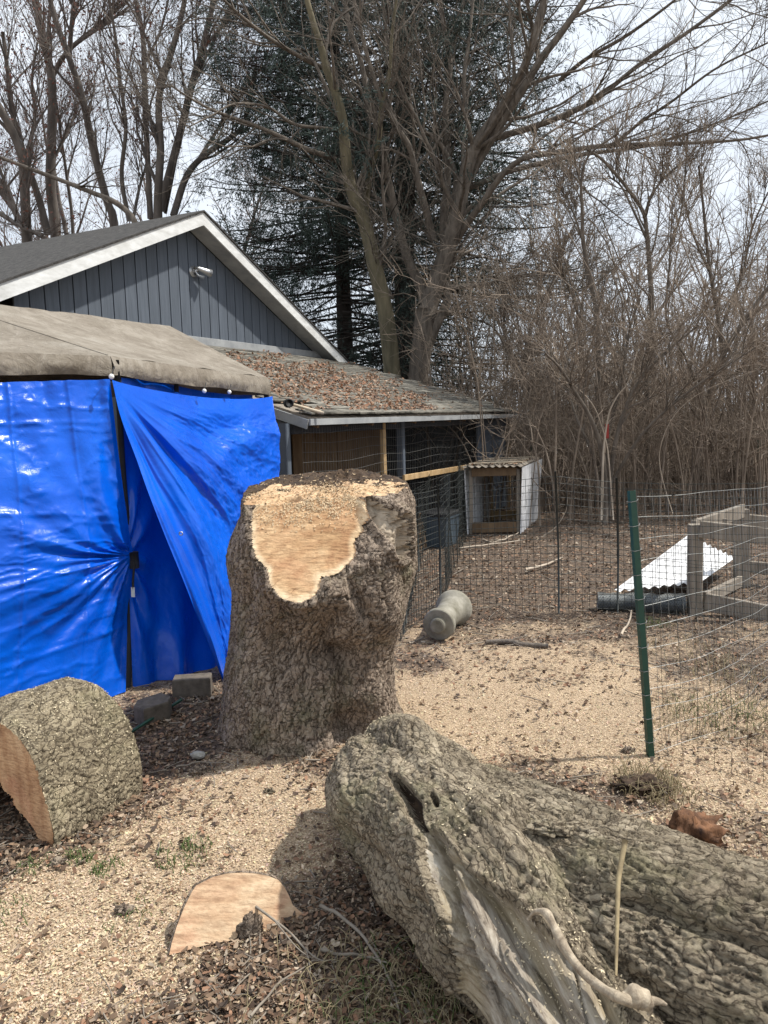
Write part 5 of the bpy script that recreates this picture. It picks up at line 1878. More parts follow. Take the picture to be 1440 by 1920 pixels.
mf = thing('garden_fence', 'dark welded wire garden fence on thin posts between the yard and the thicket', 'wire fence', tuple(G(1045, 1150)))
fb = [G(757, 1185), G(826, 1138), G(1048, 1152), G(1158, 1152), G(1300, 1166), G(1470, 1185)]
fb[0][1] += .0
ftops = [A(762, 1015, fb[0][1]), A(820, 918, fb[1][1]), A(1041, 893, fb[2][1]), A(1156, 905, fb[3][1]), A(1297, 908, fb[4][1]), A(1465, 905, fb[5][1])]
ftops[0] = fb[0] + UP * 1.02
cum = np.concatenate([[0], np.cumsum([np.linalg.norm(b_ - a_) for a_, b_ in zip(fb[:-1], fb[1:])])])
tot = cum[-1]


def pl_(L_, u_):
    d_ = u_ * tot
    i_ = min(np.searchsorted(cum, d_, side='right') - 1, len(L_) - 2)
    f_ = (d_ - cum[i_]) / (cum[i_ + 1] - cum[i_])
    return L_[i_] * (1 - f_) + L_[i_ + 1] * f_


wire_panel(mf, lambda u_: pl_(fb, u_), lambda u_: pl_(ftops, u_), int(tot / .052), 21, .0019, .0021, M['wire_dark'], .012, seed=1)
for i_ in range(len(fb)):
    if i_ == 4:
        continue
    a_, b_ = fb[i_] - UP * .03, ftops[i_] + UP * .04
    o_2 = MB().tube([a_, (a_ + b_) / 2 + [.01, 0, 0], b_], .0085, 8).build('post', M['wire_dark'], mf, True)
    if i_ in (2, 3):
        MB().tube([b_ - UP * (.18 if i_ == 2 else .02), b_ + UP * (.005 if i_ == 2 else .05)], .0095, 8).build('post_tip', M['blue_grey'] if i_ == 2 else M['post_white'], o_2, True)

# slack mesh between the stump and the coop
sf = thing('slack_fence', 'slumped rusty wire mesh between the stump and the coop front', 'wire fence', tuple(G(790, 1150)))
sa0, sa1 = G(752, 1210), G(800, 1010)
wire_panel(sf, lambda u_: sa0 * (1 - u_) + sa1 * u_, lambda u_: (sa0 * (1 - u_) + sa1 * u_) + UP * (.75 + .12 * u_) + np.array([.08 * math.sin(u_ * 9), 0, 0]), 90, 26, .0013, .0013, M['wire_dark'], .03, seed=4)
for u_ in (.12, .55):
    p_ = sa0 * (1 - u_) + sa1 * u_
    MB().tube([p_, p_ + UP * .85], .008, 7).build('post', M['wire_dark'], sf, True)
ff = thing('coop_run_fence', 'thin wire run fence standing before the coop and the white hutch', 'wire fence', tuple(G(840, 1000)))
r_a, r_b = fb[1] + np.array([.02, .1, 0]), (h1 + np.array([-.05, -.15, 0]))
wire_panel(ff, lambda u_: r_a * (1 - u_) + r_b * u_, lambda u_: r_a * (1 - u_) + r_b * u_ + UP * (1.05 - .05 * u_) + np.array([0.05 * math.sin(u_ * 14), 0, .04 * math.sin(u_ * 11)]), 70, 16, .0016, .0018, M['wire_dark'], .03, seed=6)

# near fence: green steel post with galvanised mesh
gpb, gpt = G(1221, 1419), A(1185, 920, 3.46)
nf = thing('post_fence', 'green steel post with bowed galvanised wire mesh nailed to it at the right', 'wire fence', tuple(gpb))
axg = nrm(gpt - gpb)
e1 = nrm(np.cross(axg, [0, 1, 0]))
e2 = np.cross(axg, e1)
prf = [(-.019, -.012), (-.014, -.014), (-.010, .004), (.010, .004), (.014, -.014), (.019, -.012), (.013, .011), (-.013, .011)]
b = MB()
b.add([p_ + e1 * x_ + e2 * y_ for p_ in (gpb - axg * .05, gpt) for x_, y_ in prf], [[i, (i + 1) % 8, 8 + (i + 1) % 8, 8 + i] for i in range(8)] + [[7, 6, 5, 4, 3, 2, 1, 0], list(range(8, 16))])
b.build('post', M['post_green'], nf)
for i in range(11):
    f_ = .06 + i * .09
    p_ = gpb * (1 - f_) + gpt * f_
    MB().tube([p_ + e1 * .024 - e2 * .01, p_ - e2 * -.02 + e1 * .012, p_ + e2 * .022 - e1 * .012 + UP * .004, p_ - e1 * .024 + UP * .01, p_ - e1 * .02 - e2 * .016 + UP * .012, p_ + e1 * .024 - e2 * .015], .0016, 5).build('wire_tie', M['wire_galv'], nf)
hr = 1.27
ra_, rb_ = gpb + [0.02, 0, 0], gpb + np.array([1.42, 1.35, 0])


def baseA(u_):
    return ra_ * (1 - u_) + rb_ * u_ + np.array([.05 * math.sin(u_ * 6), -.18 * math.sin(u_ * np.pi * .8), .02])


def topA(u_):
    q_ = (gpt - gpb) * (1 - u_) * [1, 1, 0]
    return ra_ * (1 - u_) + rb_ * u_ + q_ + np.array([0, 0, hr - .055 - .09 * u_]) + np.array([.05 * math.sin(u_ * 6), -.02 * math.sin(u_ * np.pi), 0])


wire_panel(nf, baseA, topA, 38, 13, .0009, .0011, M['wire_galv'], .012, seed=9, slack=lambda us_, f_: .006 * np.sin(us_ * 13 + f_ * 9))
rc_ = gpb + np.array([.50, -.72, 0])


def baseB(u_):
    return gpb * (1 - u_) + rc_ * u_ + np.array([.10 * math.sin(u_ * 3), .02 * math.sin(u_ * 5), .02])


def topB(u_):
    return gpt * (1 - u_) + (rc_ + [.22, .05, hr - .02]) * u_ + np.array([.05 * math.sin(u_ * 3), 0, -.02 * math.sin(u_ * 3)])


wire_panel(nf, baseB, topB, 15, 5, .0010, .0010, M['wire_dark'], .03, zs=[0.0, .25, .5, .75, 1.0], seed=12, hname='bottom_wire')

# ------------------------------------------------------------------ grass
def tufts(name, spots, label, cols, hgt_, nb=60, parent=None, w=.0022):
    P_, R_, = [], []
    for (x_, y_, r_, n_2, hh) in spots:
        for _ in range(n_2):
            a_ = RNG.rand() * 6.28
            rr2 = r_ * math.sqrt(RNG.rand())
            bx_, by_ = x_ + rr2 * math.cos(a_), y_ + rr2 * math.sin(a_)
            h_ = hh * RNG.uniform(.5, 1.2)
            ln_ = RNG.uniform(.2, 1.3) * h_
            az = RNG.rand() * 6.28
            z0 = gz(bx_, by_)
            t_2 = np.linspace(0, 1, 5)
            P_.append(np.stack([bx_ + math.cos(az) * ln_ * t_2 ** 1.6, by_ + math.sin(az) * ln_ * t_2 ** 1.6, z0 + h_ * np.sin(t_2 * 1.9) * .8], 1))
            R_.append(w * (1 - t_2 * .75))
    V, Fs = tubes([(np.array(P_), np.array(R_))], [3])
    o_2 = mesh(name, V, Fs, cols)
    return setp(o_2, label, kind='stuff')


M['grass_dry'] = simple('dry_grass', (0.16, 0.13, 0.06, 1), (0.38, 0.31, 0.19, 1), 30, 0.8)
M['grass_green'] = simple('green_grass', (0.05, 0.09, 0.02, 1), (0.13, 0.17, 0.05, 1), 30, 0.7)
sp_ = []
for (a_, b_, r_, n_2, hh) in ((1210, 1475, .15, 170, .07), (1245, 1490, .14, 110, .05), (700, 1850, .20, 130, .06), (790, 1890, .16, 130, .07), (640, 1900, .18, 50, .05), (850, 1900, .10, 50, .06), (1340, 1350, .35, 260, .06), (1390, 1270, .3, 160, .06), (1290, 1225, .3, 90, .06), (560, 1880, .2, 70, .07)):
    g_ = G(a_, b_)
    sp_.append((g_[0], g_[1], r_, n_2, hh))
tufts('dry_grass', sp_, 'dry straw coloured grass clumps in the foreground and by the green post', M['grass_dry'], .1)
sp_ = []
for (a_, b_, r_, n_2, hh) in ((150, 1615, .05, 50, .035), (200, 1632, .06, 50, .035), (340, 1610, .10, 70, .03), (370, 1590, .06, 40, .03), (1350, 1340, .25, 110, .05), (1230, 1175, .12, 60, .05), (740, 1880, .2, 90, .07), (250, 1720, .1, 20, .03), (10, 1720, .1, 30, .03), (60, 1630, .06, 30, .03)):
    g_ = G(a_, b_)
    sp_.append((g_[0], g_[1], r_, n_2, hh))
tufts('green_grass', sp_, 'small green grass sprouts poking through the sawdust', M['grass_green'], .1)
setp(lump('dead_weed_clump', G(1205, 1482) + UP * .02, .09, .06, .035, M['rot'], seed=2, amp=.6, fr=2.5), 'dark matted dead weed clump at the green post foot', 'weed')

# ------------------------------------------------------------------ trees
def trace(pts, Yd, n=24, y2=None, wig=0.0):
    """limb through view directions at distance Yd..y2"""
    pts = np.asarray(pts, float)
    ys = np.linspace(Yd, Yd if y2 is None else y2, len(pts))
    return catmull([A(a_, b_, Y_) for (a_, b_), Y_ in zip(pts, ys)], n)


def limb_r(P_, w0, w1, n=24):
    t_2 = np.linspace(0, 1, n)
    d_ = P_[:, 1]
    return (w0 * (1 - t_2) + w1 * t_2) / 2 / F * d_


def spawn(P_, R_, per, len_, ang, K_, rs, trop=.15, jit=.22, t0=.15, rnd=None, flat=0.0, lenpow=.5, rmin=.003):
    """children of branches P_ (N,K,3)"""
    rnd = rnd or RNG
    N, K0 = P_.shape[:2]
    idx = np.repeat(np.arange(N), per)
    t_2 = t0 + (1 - t0) * rnd.rand(len(idx)) ** .9
    x_ = t_2 * (K0 - 1)
    i0 = np.minimum(x_.astype(int), K0 - 2)
    f_ = (x_ - i0)[:, None]
    p_ = P_[idx, i0] * (1 - f_) + P_[idx, i0 + 1] * f_
    r_ = R_[idx, i0] * (1 - f_[:, 0]) + R_[idx, i0 + 1] * f_[:, 0]
    T_ = nrm(P_[idx, i0 + 1] - P_[idx, i0])
    rv = rnd.randn(len(idx), 3)
    rv[:, 2] *= (1 - flat)
    pe = nrm(np.cross(T_, rv))
    a_ = (ang * rnd.uniform(.6, 1.35, len(idx)))[:, None]
    d_ = nrm(T_ * np.cos(a_) + pe * np.sin(a_) + np.array([0, 0, trop]))
    L_ = len_ * rnd.uniform(.45, 1.25, len(idx)) * (1.15 - .6 * t_2) ** lenpow
    out = np.zeros((len(idx), K_, 3))
    out[:, 0] = p_
    cv = rnd.randn(len(idx), 3) * jit * .5
    for k_ in range(1, K_):
        d_ = nrm(d_ + cv * (1.0 / K_) * 2 + jit * .6 * rnd.randn(len(idx), 3) + np.array([0, 0, trop * .25]))
        out[:, k_] = out[:, k_ - 1] + d_ * (L_ / (K_ - 1))[:, None]
    rr2 = np.maximum(np.minimum(r_ * rs, L_ * .022), rmin)
    RR = rr2[:, None] * np.linspace(1, .30, K_)[None]
    return out, np.maximum(RR, rmin * .6)


def twigs(parent, name, sets, sides, mat):
    V, Fs = tubes(sets, sides)
    return setp(mesh(name, V, Fs, mat, parent, True), kind='stuff')


def one_limb(parent, name, P_, R_, mat, k=12, rough=.05):
    R_ = R_ * (1 + rough * pn(np.arange(len(R_)) * .6, float(P_[0, 0])))
    return MB().tube(P_, R_, k).build(name, mat, parent, True)


# central maple
YM = 16.0
maple = thing('maple_tree', 'large bare many limbed maple rising behind the coop roof', 'tree', tuple(A(785, 900, YM) * [1, 1, 0]))
LM = [  # points, width0, width1, depth end, mossy
    ('trunk', [(775, 960), (778, 800), (783, 720), (792, 640), (797, 580)], 58, 50, 16.0, 0),
    ('limb', [(800, 590), (818, 530), (838, 470), (855, 410), (868, 350), (880, 300), (900, 260), (925, 225), (955, 180), (990, 110), (1020, 0), (1035, -90)], 48, 14, 15.0, 0),
    ('limb', [(862, 372), (880, 330), (905, 285), (930, 245), (955, 205), (985, 160), (1015, 110), (1050, 65), (1095, 0), (1130, -60)], 30, 12, 14.5, 0),
    ('limb', [(845, 470), (875, 420), (905, 380), (940, 330), (985, 295), (1050, 285), (1120, 275), (1200, 270), (1300, 268), (1390, 262), (1460, 250)], 19, 5, 13.0, 0),
    ('limb', [(868, 360), (910, 340), (960, 320), (1040, 300), (1090, 290), (1170, 280), (1230, 268), (1320, 240), (1440, 190)], 15, 4, 14.0, 0),
    ('limb', [(900, 265), (940, 255), (1000, 238), (1060, 215), (1120, 185), (1200, 120), (1290, 60), (1370, 0), (1420, -40)], 18, 6, 15.0, 0),
    ('limb', [(835, 470), (832, 420), (838, 350), (840, 280), (835, 200), (845, 120), (830, 40), (820, -60)], 24, 8, 17.0, 0),
    ('limb', [(795, 570), (790, 540), (770, 500), (755, 455), (745, 415), (735, 370), (720, 305), (710, 240), (690, 180), (678, 120), (655, 50), (640, -40)], 28, 10, 16.5, 0),
    ('limb', [(812, 450), (800, 400), (785, 345), (775, 300), (765, 270), (745, 240), (728, 205), (705, 160), (685, 90), (668, 20), (655, -60)], 20, 7, 15.0, 0),
    ('limb', [(800, 650), (822, 600), (838, 565), (835, 535), (828, 510), (850, 480)], 30, 12, 16.0, 0),
    ('limb', [(850, 450), (848, 390), (855, 330), (832, 280), (815, 260), (790, 240), (760, 190), (735, 110), (720, 30), (715, -50)], 14, 6, 16.0, 0),
    ('limb', [(840, 540), (900, 535), (960, 520), (1020, 510), (1080, 505)], 12, 3, 14.0, 0),
    ('trunk', [(745, 960), (740, 800), (737, 720), (730, 640), (720, 570), (705, 510), (695, 460), (680, 405), (668, 380), (655, 340), (648, 290), (645, 250), (640, 210), (628, 170), (612, 130), (600, 80), (580, 20), (570, -40)], 50, 12, 15.0, 1),
    ('limb', [(685, 405), (688, 360), (695, 320), (705, 285), (712, 250), (715, 200), (730, 140), (735, 60), (748, -30)], 18, 6, 15.0, 1),
    ('limb', [(642, 306), (610, 292), (575, 280), (530, 258), (480, 236), (440, 222), (395, 205), (350, 180), (320, 160)], 15, 4, 14.0, 0),
    ('limb', [(646, 245), (600, 240), (550, 232), (500, 200), (440, 195), (400, 215), (350, 240)], 10, 3, 14.0, 0),
    ('limb', [(610, 130), (560, 105), (510, 75), (470, 45), (430, 10), (400, -20)], 12, 5, 14.5, 0),
    ('limb', [(735, 560), (712, 500), (735, 445), (730, 420)], 9, 4, 15.2, 0),
    ('limb', [(1010, 110), (1000, 60), (990, 10), (985, -50)], 12, 7, 15.0, 0),
    ('limb', [(890, 290), (875, 220), (870, 150), (880, 70), (890, -30)], 14, 6, 16.5, 0),
    ('limb', [(1050, 150), (1100, 110), (1170, 70), (1240, 20), (1290, -20)], 11, 5, 13.5, 0),
    ('limb', [(1150, 275), (1200, 230), (1260, 190), (1340, 130), (1440, 80)], 9, 4, 13.0, 0),
]
PM, RM = [], []
for nm, pts, w0, w1, y2, mo in LM:
    P_ = trace(pts, YM, 24, y2)
    R_ = limb_r(P_, w0 * .72, w1 * .72)
    one_limb(maple, nm, P_, R_, M['bark_moss' if mo else 'bark_maple'], 12)
    if pts[0][1] < 700 or mo:
        PM.append(P_)
        RM.append(R_)
PM, RM = np.array(PM), np.array(RM)
# crown
R1s = np.random.RandomState(21)
c1 = spawn(PM, RM, 13, 2.3, .75, 9, .5, .12, .20, .22, R1s, rmin=.009)
c1 = tuple(a_[c1[0][:, 0, 2] > 3.4] for a_ in c1)
c2 = spawn(*c1, 6, 1.15, .7, 7, .55, .10, .22, .10, R1s, rmin=.005)
c3 = spawn(*c2, 4, .55, .65, 5, .6, .08, .22, .1, R1s, rmin=.0034)
V0 = lambda c_: (proj(c_[0][:, 0])[:, 0] > -150) & (proj(c_[0][:, 0])[:, 0] < 1590) & (proj(c_[0][:, 0])[:, 1] > -180)
c2 = tuple(a_[V0(c2)] for a_ in (c2[0], c2[1])) if False else c2
k = V0(c3)
c3 = (c3[0][k], c3[1][k])
twigs(maple, 'branches', [c1], [5], M['bark_maple'])
twigs(maple, 'crown', [c2, c3], [3, 3], M['bark_maple'])


# left background trees
def traced_tree(name, label, limbs, Yd, seed, mat, tmat, lens=(2.2, 1.1, .55), per=(10, 7, 4), ang=.6, group=None, zmin=3.0, buds=0, sides=(5, 3, 3), budcol=(.16, .07, .05)):
    P_, R_ = [], []
    root_ = A(limbs[0][0][0][0], 900, Yd) * [1, 1, 0]
    t_ = thing(name, label, 'tree', tuple(root_), group)
    for i_, (pts, w0, w1) in enumerate(limbs):
        p_ = trace(pts, Yd + .25 * (i_ % 3), 24, Yd + (i_ % 4 - 1.5) * .8)
        r_ = limb_r(p_, w0 * .85, w1 * .85)
        if i_ == 0:
            p_[0] = [p_[0, 0], p_[0, 1], min(p_[0, 2], .0)]
        one_limb(t_, 'trunk' if i_ == 0 else 'limb', p_, r_, mat, 10)
        P_.append(p_)
        R_.append(r_)
    rs_ = np.random.RandomState(seed)
    P_, R_ = np.array(P_), np.array(R_)
    a1 = spawn(P_, R_, per[0], lens[0], ang, 8, .5, .22, .18, .25, rs_, rmin=.009)
    a1 = tuple(q_[a1[0][:, 0, 2] > zmin] for q_ in a1)
    a2 = spawn(*a1, per[1], lens[1], ang, 6, .55, .16, .2, .1, rs_, rmin=.006)
    a3 = spawn(*a2, per[2], lens[2], ang, 4, .6, .12, .22, .1, rs_, rmin=.0045)
    k_ = V0(a3)
    a3 = (a3[0][k_], a3[1][k_])
    twigs(t_, 'branches', [a1], [sides[0]], mat)
    twigs(t_, 'crown', [a2, a3], [3, 3], tmat)
    if buds:
        e_2 = a3[0][:, -1]
        e_2 = e_2[rs_.rand(len(e_2)) < buds]
        n_2 = len(e_2)
        setp(plates('buds', e_2, rs_.randn(n_2, 3), rs_.uniform(.04, .085, n_2), rs_.uniform(.03, .055, n_2), np.array(budcol) * rs_.uniform(.6, 1.5, (n_2, 1)), M['leafy'], t_, rnd=rs_), kind='stuff')
    return t_


B_, Tf = M['bark_far'], M['twig_far']
traced_tree('background_tree', 'bare tree with one long dark trunk leaning left over the garage roof', [
    ([(222, 560), (214, 420), (200, 375), (175, 280), (155, 185), (130, 110), (105, 40), (92, -10), (80, -80)], 19, 9),
    ([(130, 112), (133, 60), (138, 0), (140, -60)], 10, 6), ([(125, 95), (160, 70), (205, 40), (245, 10)], 8, 4)], 21, 31, B_, Tf, buds=.5)
traced_tree('background_tree', 'bare tree with an upright grey trunk forking above the left roof', [
    ([(108, 560), (104, 430), (95, 350), (97, 250), (97, 150), (85, 90), (72, 30), (55, -40)], 24, 12),
    ([(97, 145), (120, 105), (150, 75), (200, 35), (240, 0)], 11, 5), ([(97, 150), (90, 100), (92, 40), (98, -40)], 9, 5), ([(100, 300), (130, 240), (150, 190), (175, 160)], 7, 3)], 22, 32, B_, Tf, buds=.5)
traced_tree('background_tree', 'multi stemmed bare tree standing just left of the gable peak', [
    ([(296, 560), (296, 405), (297, 350), (301, 280), (298, 185), (318, 110), (338, 40), (352, -30)], 21, 9),
    ([(300, 395), (322, 310), (345, 220), (362, 150), (380, 90), (395, 25), (415, -40)], 19, 9),
    ([(282, 410), (278, 320), (272, 200), (270, 110), (265, 50), (250, -20)], 13, 8),
    ([(325, 405), (350, 330), (385, 290), (430, 260), (455, 235), (470, 180), (480, 120)], 15, 6),
    ([(242, 415), (228, 330), (236, 240), (225, 150), (215, 60), (200, -20)], 10, 5),
    ([(375, 295), (410, 240), (430, 210), (460, 170)], 8, 4), ([(270, 120), (300, 60), (320, -20)], 6, 4),
    ([(250, 410), (262, 350), (275, 310)], 7, 4), ([(310, 400), (330, 300), (350, 190), (385, 120)], 7, 4)], 20, 33, B_, Tf, buds=.6, per=(11, 7, 4))
traced_tree('background_tree', 'spreading bare tree at the far left edge above the garage roof', [
    ([(55, 560), (50, 440), (45, 330), (40, 290), (20, 240), (0, 205), (-30, 150)], 22, 14),
    ([(90, 440), (75, 380), (55, 320), (38, 280), (22, 200), (15, 140), (5, 60)], 16, 7),
    ([(60, 440), (30, 400), (0, 360), (-30, 330)], 12, 8), ([(45, 430), (20, 380), (10, 350), (-20, 320)], 14, 9),
    ([(0, 400), (40, 425), (80, 440)], 10, 7), ([(50, 290), (65, 220), (60, 150), (70, 80)], 8, 4)], 19, 34, B_, Tf, buds=.6)
traced_tree('background_tree', 'thin straight bare sapling between the leaning trunk and the gable', [
    ([(139, 560), (136, 420), (125, 330), (115, 260), (108, 210), (100, 150)], 8, 4), ([(125, 330), (140, 280), (150, 240)], 4, 2)], 23, 35, B_, Tf, lens=(1.6, .9, .5), buds=.4)
dl = thing('dead_branch', 'long dark fallen branch slanting across the trunks above the garage roof', 'branch', tuple(A(150, 900, 17) * [1, 1, 0]))
P_ = trace([(0, 295), (55, 316), (125, 342), (175, 362), (210, 376), (240, 398), (258, 425)], 17)
one_limb(dl, 'branch', P_, limb_r(P_, 6, 11), M['bark_maple'], 8)
q1_ = spawn(P_[None], limb_r(P_, 6, 11)[None], 10, 1.2, .7, 6, .5, .1, .2, .05, RNG)
twigs(dl, 'twigs', [q1_], [3], M['bark_maple'])

# far filler trees behind (fine twigs against the sky)
rs = np.random.RandomState(77)


def plain_tree(name, label, x_, y_, h_, seed, mat, tmat, group=None, spread=.45, per=(14, 9, 6), stems=3, buds=0.3, low=.25, rm=1.0):
    r2 = np.random.RandomState(seed)
    P_, R_ = [], []
    for s_ in range(stems):
        az = r2.rand() * 6.28
        ln_ = r2.uniform(.1, spread)
        t_2 = np.linspace(0, 1, 16)
        hh = h_ * r2.uniform(.75, 1.05)
        w_ = np.cumsum(r2.randn(16, 2) * .035 * hh / 16 * 3, 0)
        P_.append(np.stack([x_ + math.cos(az) * ln_ * hh * t_2 ** 1.2 + w_[:, 0] * t_2, y_ + math.sin(az) * ln_ * hh * t_2 ** 1.2 * .5 + w_[:, 1] * t_2, hh * t_2], 1))
        R_.append(h_ * .012 * rm * (1.1 - t_2) * r2.uniform(.7, 1.1))
    P_, R_ = np.array(P_), np.array(R_)
    t_ = thing(name, label, 'tree', (x_, y_, 0), group)
    V, Fs = tubes([(P_[:1], R_[:1])], [8])
    mesh('trunk', V, Fs, mat, t_, True)
    for s_ in range(1, stems):
        V, Fs = tubes([(P_[s_:s_ + 1], R_[s_:s_ + 1])], [7])
        mesh('limb', V, Fs, mat, t_, True)
    a1 = spawn(P_, R_, per[0], h_ * .24, .65, 7, .5, .2, .2, low, r2, rmin=.010)
    a2 = spawn(*a1, per[1], h_ * .12, .6, 5, .55, .12, .22, .1, r2, rmin=.0075)
    a3 = spawn(*a2, per[2], h_ * .06, .6, 4, .6, .1, .22, .1, r2, rmin=.006)
    k_ = V0(a3)
    a3 = (a3[0][k_], a3[1][k_])
    twigs(t_, 'crown', [a1, a2, a3], [4, 3, 3], tmat)
    if buds:
        e_2 = a3[0][:, -1]
        e_2 = e_2[r2.rand(len(e_2)) < buds]
        n_2 = len(e_2)
        setp(plates('buds', e_2, r2.randn(n_2, 3), r2.uniform(.05, .1, n_2), r2.uniform(.03, .06, n_2), np.array([.17, .08, .06]) * r2.uniform(.6, 1.5, (n_2, 1)), M['leafy'], t_, rnd=r2), kind='stuff')
    return t_


gfar = 'far bare trees behind the garage'
for i_, (px_, Yd, h_) in enumerate(((40, 32, 14), (200, 34, 15.5), (380, 31, 12.5))):
    lab_ = ('hazy far tree behind the spreading tree at the left edge', 'hazy far tree in the gap right of the long leaning trunk', 'hazy far tree in the pale gap just left of the spruce')[i_]
    p_ = A(px_, 900, Yd)
    plain_tree('far_tree', lab_, float(p_[0]), float(p_[1]), h_, 100 + i_, B_, Tf, gfar, stems=4, buds=.4, per=(11, 7, 5))

# ------------------------------------------------------------------ conifer
YC = 20.0
cx0_ = A(770, 900, YC)
spruce = thing('spruce_tree', 'tall dark evergreen spruce filling the middle behind the bare maple', 'tree', (float(cx0_[0]), YC, 0))
M['needle'] = simple('spruce_needles', (0.022, 0.040, 0.033, 1), (0.060, 0.088, 0.070, 1), 1.2, 0.7)
M['bark_dark'] = simple('spruce_bark', (0.03, 0.024, 0.02, 1), (0.07, 0.055, 0.045, 1), 3, 0.9)
rs = np.random.RandomState(5)
HT = 19.0
MB().tube([(cx0_[0] + .05 * math.sin(z_), YC, z_) for z_ in np.linspace(-.1, HT, 20)], np.linspace(.34, .05, 20), 12).build('trunk', M['bark_dark'], spruce, True)
tr2 = A(655, 900, YC + .6)
MB().tube([(tr2[0], YC + .6, z_) for z_ in np.linspace(-.1, 15, 20)], np.linspace(.26, .05, 20), 12).build('trunk', M['bark_dark'], spruce, True)
n = 820
zb = 1.6 + (HT - 2.0) * rs.rand(n) ** .95
which = rs.rand(n) < .42
bx_ = np.where(which, tr2[0], cx0_[0])
az = rs.rand(n) * 2 * np.pi
Lb = np.interp(zb, [1.5, 4.5, 8, 12, 17, 19], [3.0, 4.9, 5.0, 4.7, 3.9, 2.2]) * rs.uniform(.62, 1.08, n)
Lb = np.where(which, Lb * .85, Lb)
t_2 = np.linspace(0, 1, 9)
BP = np.zeros((n, 9, 3))
BP[..., 0] = bx_[:, None] + np.cos(az)[:, None] * Lb[:, None] * t_2
BP[..., 1] = YC + np.sin(az)[:, None] * Lb[:, None] * t_2
BP[..., 2] = zb[:, None] + Lb[:, None] * (-.10 * t_2 - .22 * t_2 ** 2 + .26 * t_2 ** 3.2) * rs.uniform(.5, 1.4, n)[:, None]
BR = .022 * (1.15 - t_2)[None] * np.ones((n, 1)) * (Lb / 4)[:, None] + .006
twigs(spruce, 'branches', [(BP, BR)], [4], M['bark_dark'])
s1 = spawn(BP, BR, 20, .85, .95, 4, .5, -.10, .10, .22, rs, flat=.75, lenpow=.9, rmin=.005)
s2 = spawn(*s1, 3, .36, .75, 4, .6, -.05, .1, .15, rs, flat=.6, rmin=.004)
twigs(spruce, 'twigs', [(s1[0][::2], s1[1][::2])], [3], M['bark_dark'])
# needle sprays along the twigs
PP = np.concatenate([s1[0][:, 1:].reshape(-1, 3), s2[0][:, 1:].reshape(-1, 3), s2[0][:, 2:].reshape(-1, 3), BP[:, 4:].reshape(-1, 3)])
DD = np.concatenate([np.diff(s1[0], axis=1).reshape(-1, 3), np.diff(s2[0], axis=1).reshape(-1, 3), np.diff(s2[0], axis=1)[:, 1:].reshape(-1, 3), np.diff(BP, axis=1)[:, 3:].reshape(-1, 3)])
# ragged gaps
gap = fbm(PP[:, 0] * .6, PP[:, 1] * .6, PP[:, 2] * 1.9, 4)
k = (rs.rand(len(PP)) < sst(-.55, -.02, gap) * .93 + .06) & (rs.rand(len(PP)) < np.interp(PP[:, 2], [2, 4, 6], [.45, .7, 1]))
PP, DD = PP[k], nrm(DD[k])
pj_ = proj(PP)
k = (pj_[:, 1] > -60) & (PP[:, 1] < YC + 3.2)
PP, DD = PP[k], DD[k]
PP = np.concatenate([PP, PP + .06 * rs.randn(*PP.shape)])
DD = np.concatenate([DD, DD])
n = len(PP)
nn2 = nrm(np.cross(DD, rs.randn(n, 3)))
PP = PP + rs.randn(n, 3) * .03
Ln = rs.uniform(.07, .14, n)[:, None]
Wn = rs.uniform(.007, .015, n)[:, None]
dd = nrm(DD + .38 * rs.randn(n, 3) + np.array([0, 0, -.18]))
V = np.stack([PP - dd * Ln * .5 + nn2 * Wn, PP - dd * Ln * .5 - nn2 * Wn, PP + dd * Ln * .6], 1).reshape(-1, 3)
setp(mesh('foliage', V, np.arange(n * 3).reshape(-1, 3), M['needle'], spruce), kind='stuff')

# ------------------------------------------------------------------ neighbour house beyond the thicket
hb = A(1145, 900, 30)
hs = thing('neighbour_house', 'grey roofed low house half hidden far beyond the thicket', 'house', (float(hb[0]), 30, 0))
x0_, x1_ = A(1050, 800, 30)[0], A(1260, 800, 30)[0]
b = MB()
b.add([(x0_, 30, 0), (x1_, 30, 0), (x1_, 36, 0), (x0_, 36, 0), (x0_, 30, 2.0), (x1_, 30, 2.0), (x1_, 36, 2.0), (x0_, 36, 2.0), (x0_, 33, 3.6), (x1_, 33, 3.6)], [[0, 1, 5, 4], [1, 2, 6, 9, 5], [2, 3, 7, 6], [3, 0, 4, 8, 7]])
b.build('wall', M['wood_brown'], hs)
b = MB()
b.add([(x0_ - .3, 29.6, 1.9), (x1_ + .3, 29.6, 1.9), (x1_ + .3, 33, 3.75), (x0_ - .3, 33, 3.75), (x1_ + .3, 36.4, 1.9), (x0_ - .3, 36.4, 1.9)] + [(x0_ - .3, 29.6, 1.8), (x1_ + .3, 29.6, 1.8), (x1_ + .3, 33, 3.65), (x0_ - .3, 33, 3.65), (x1_ + .3, 36.4, 1.8), (x0_ - .3, 36.4, 1.8)],
      [[0, 1, 2, 3], [3, 2, 4, 5], [7, 6, 9, 8], [8, 9, 11, 10], [0, 6, 7, 1], [4, 10, 11, 5], [1, 7, 8, 2], [2, 8, 10, 4], [0, 3, 9, 6], [3, 5, 11, 9]])
b.build('roof', M['grey_trim'], hs)
for i_ in range(3):
    xw = x0_ + (x1_ - x0_) * (.2 + .28 * i_)
    w_ = MB().beam((xw, 29.98, 1.35), (xw + .8, 29.98, 1.35), .05, .8).build('window', M['white_trim'], hs)
    MB().beam((xw + .06, 29.945, 1.35), (xw + .74, 29.945, 1.35), .02, .68).build('pane', M['black'], w_)

# ------------------------------------------------------------------ thicket
rs = np.random.RandomState(9)


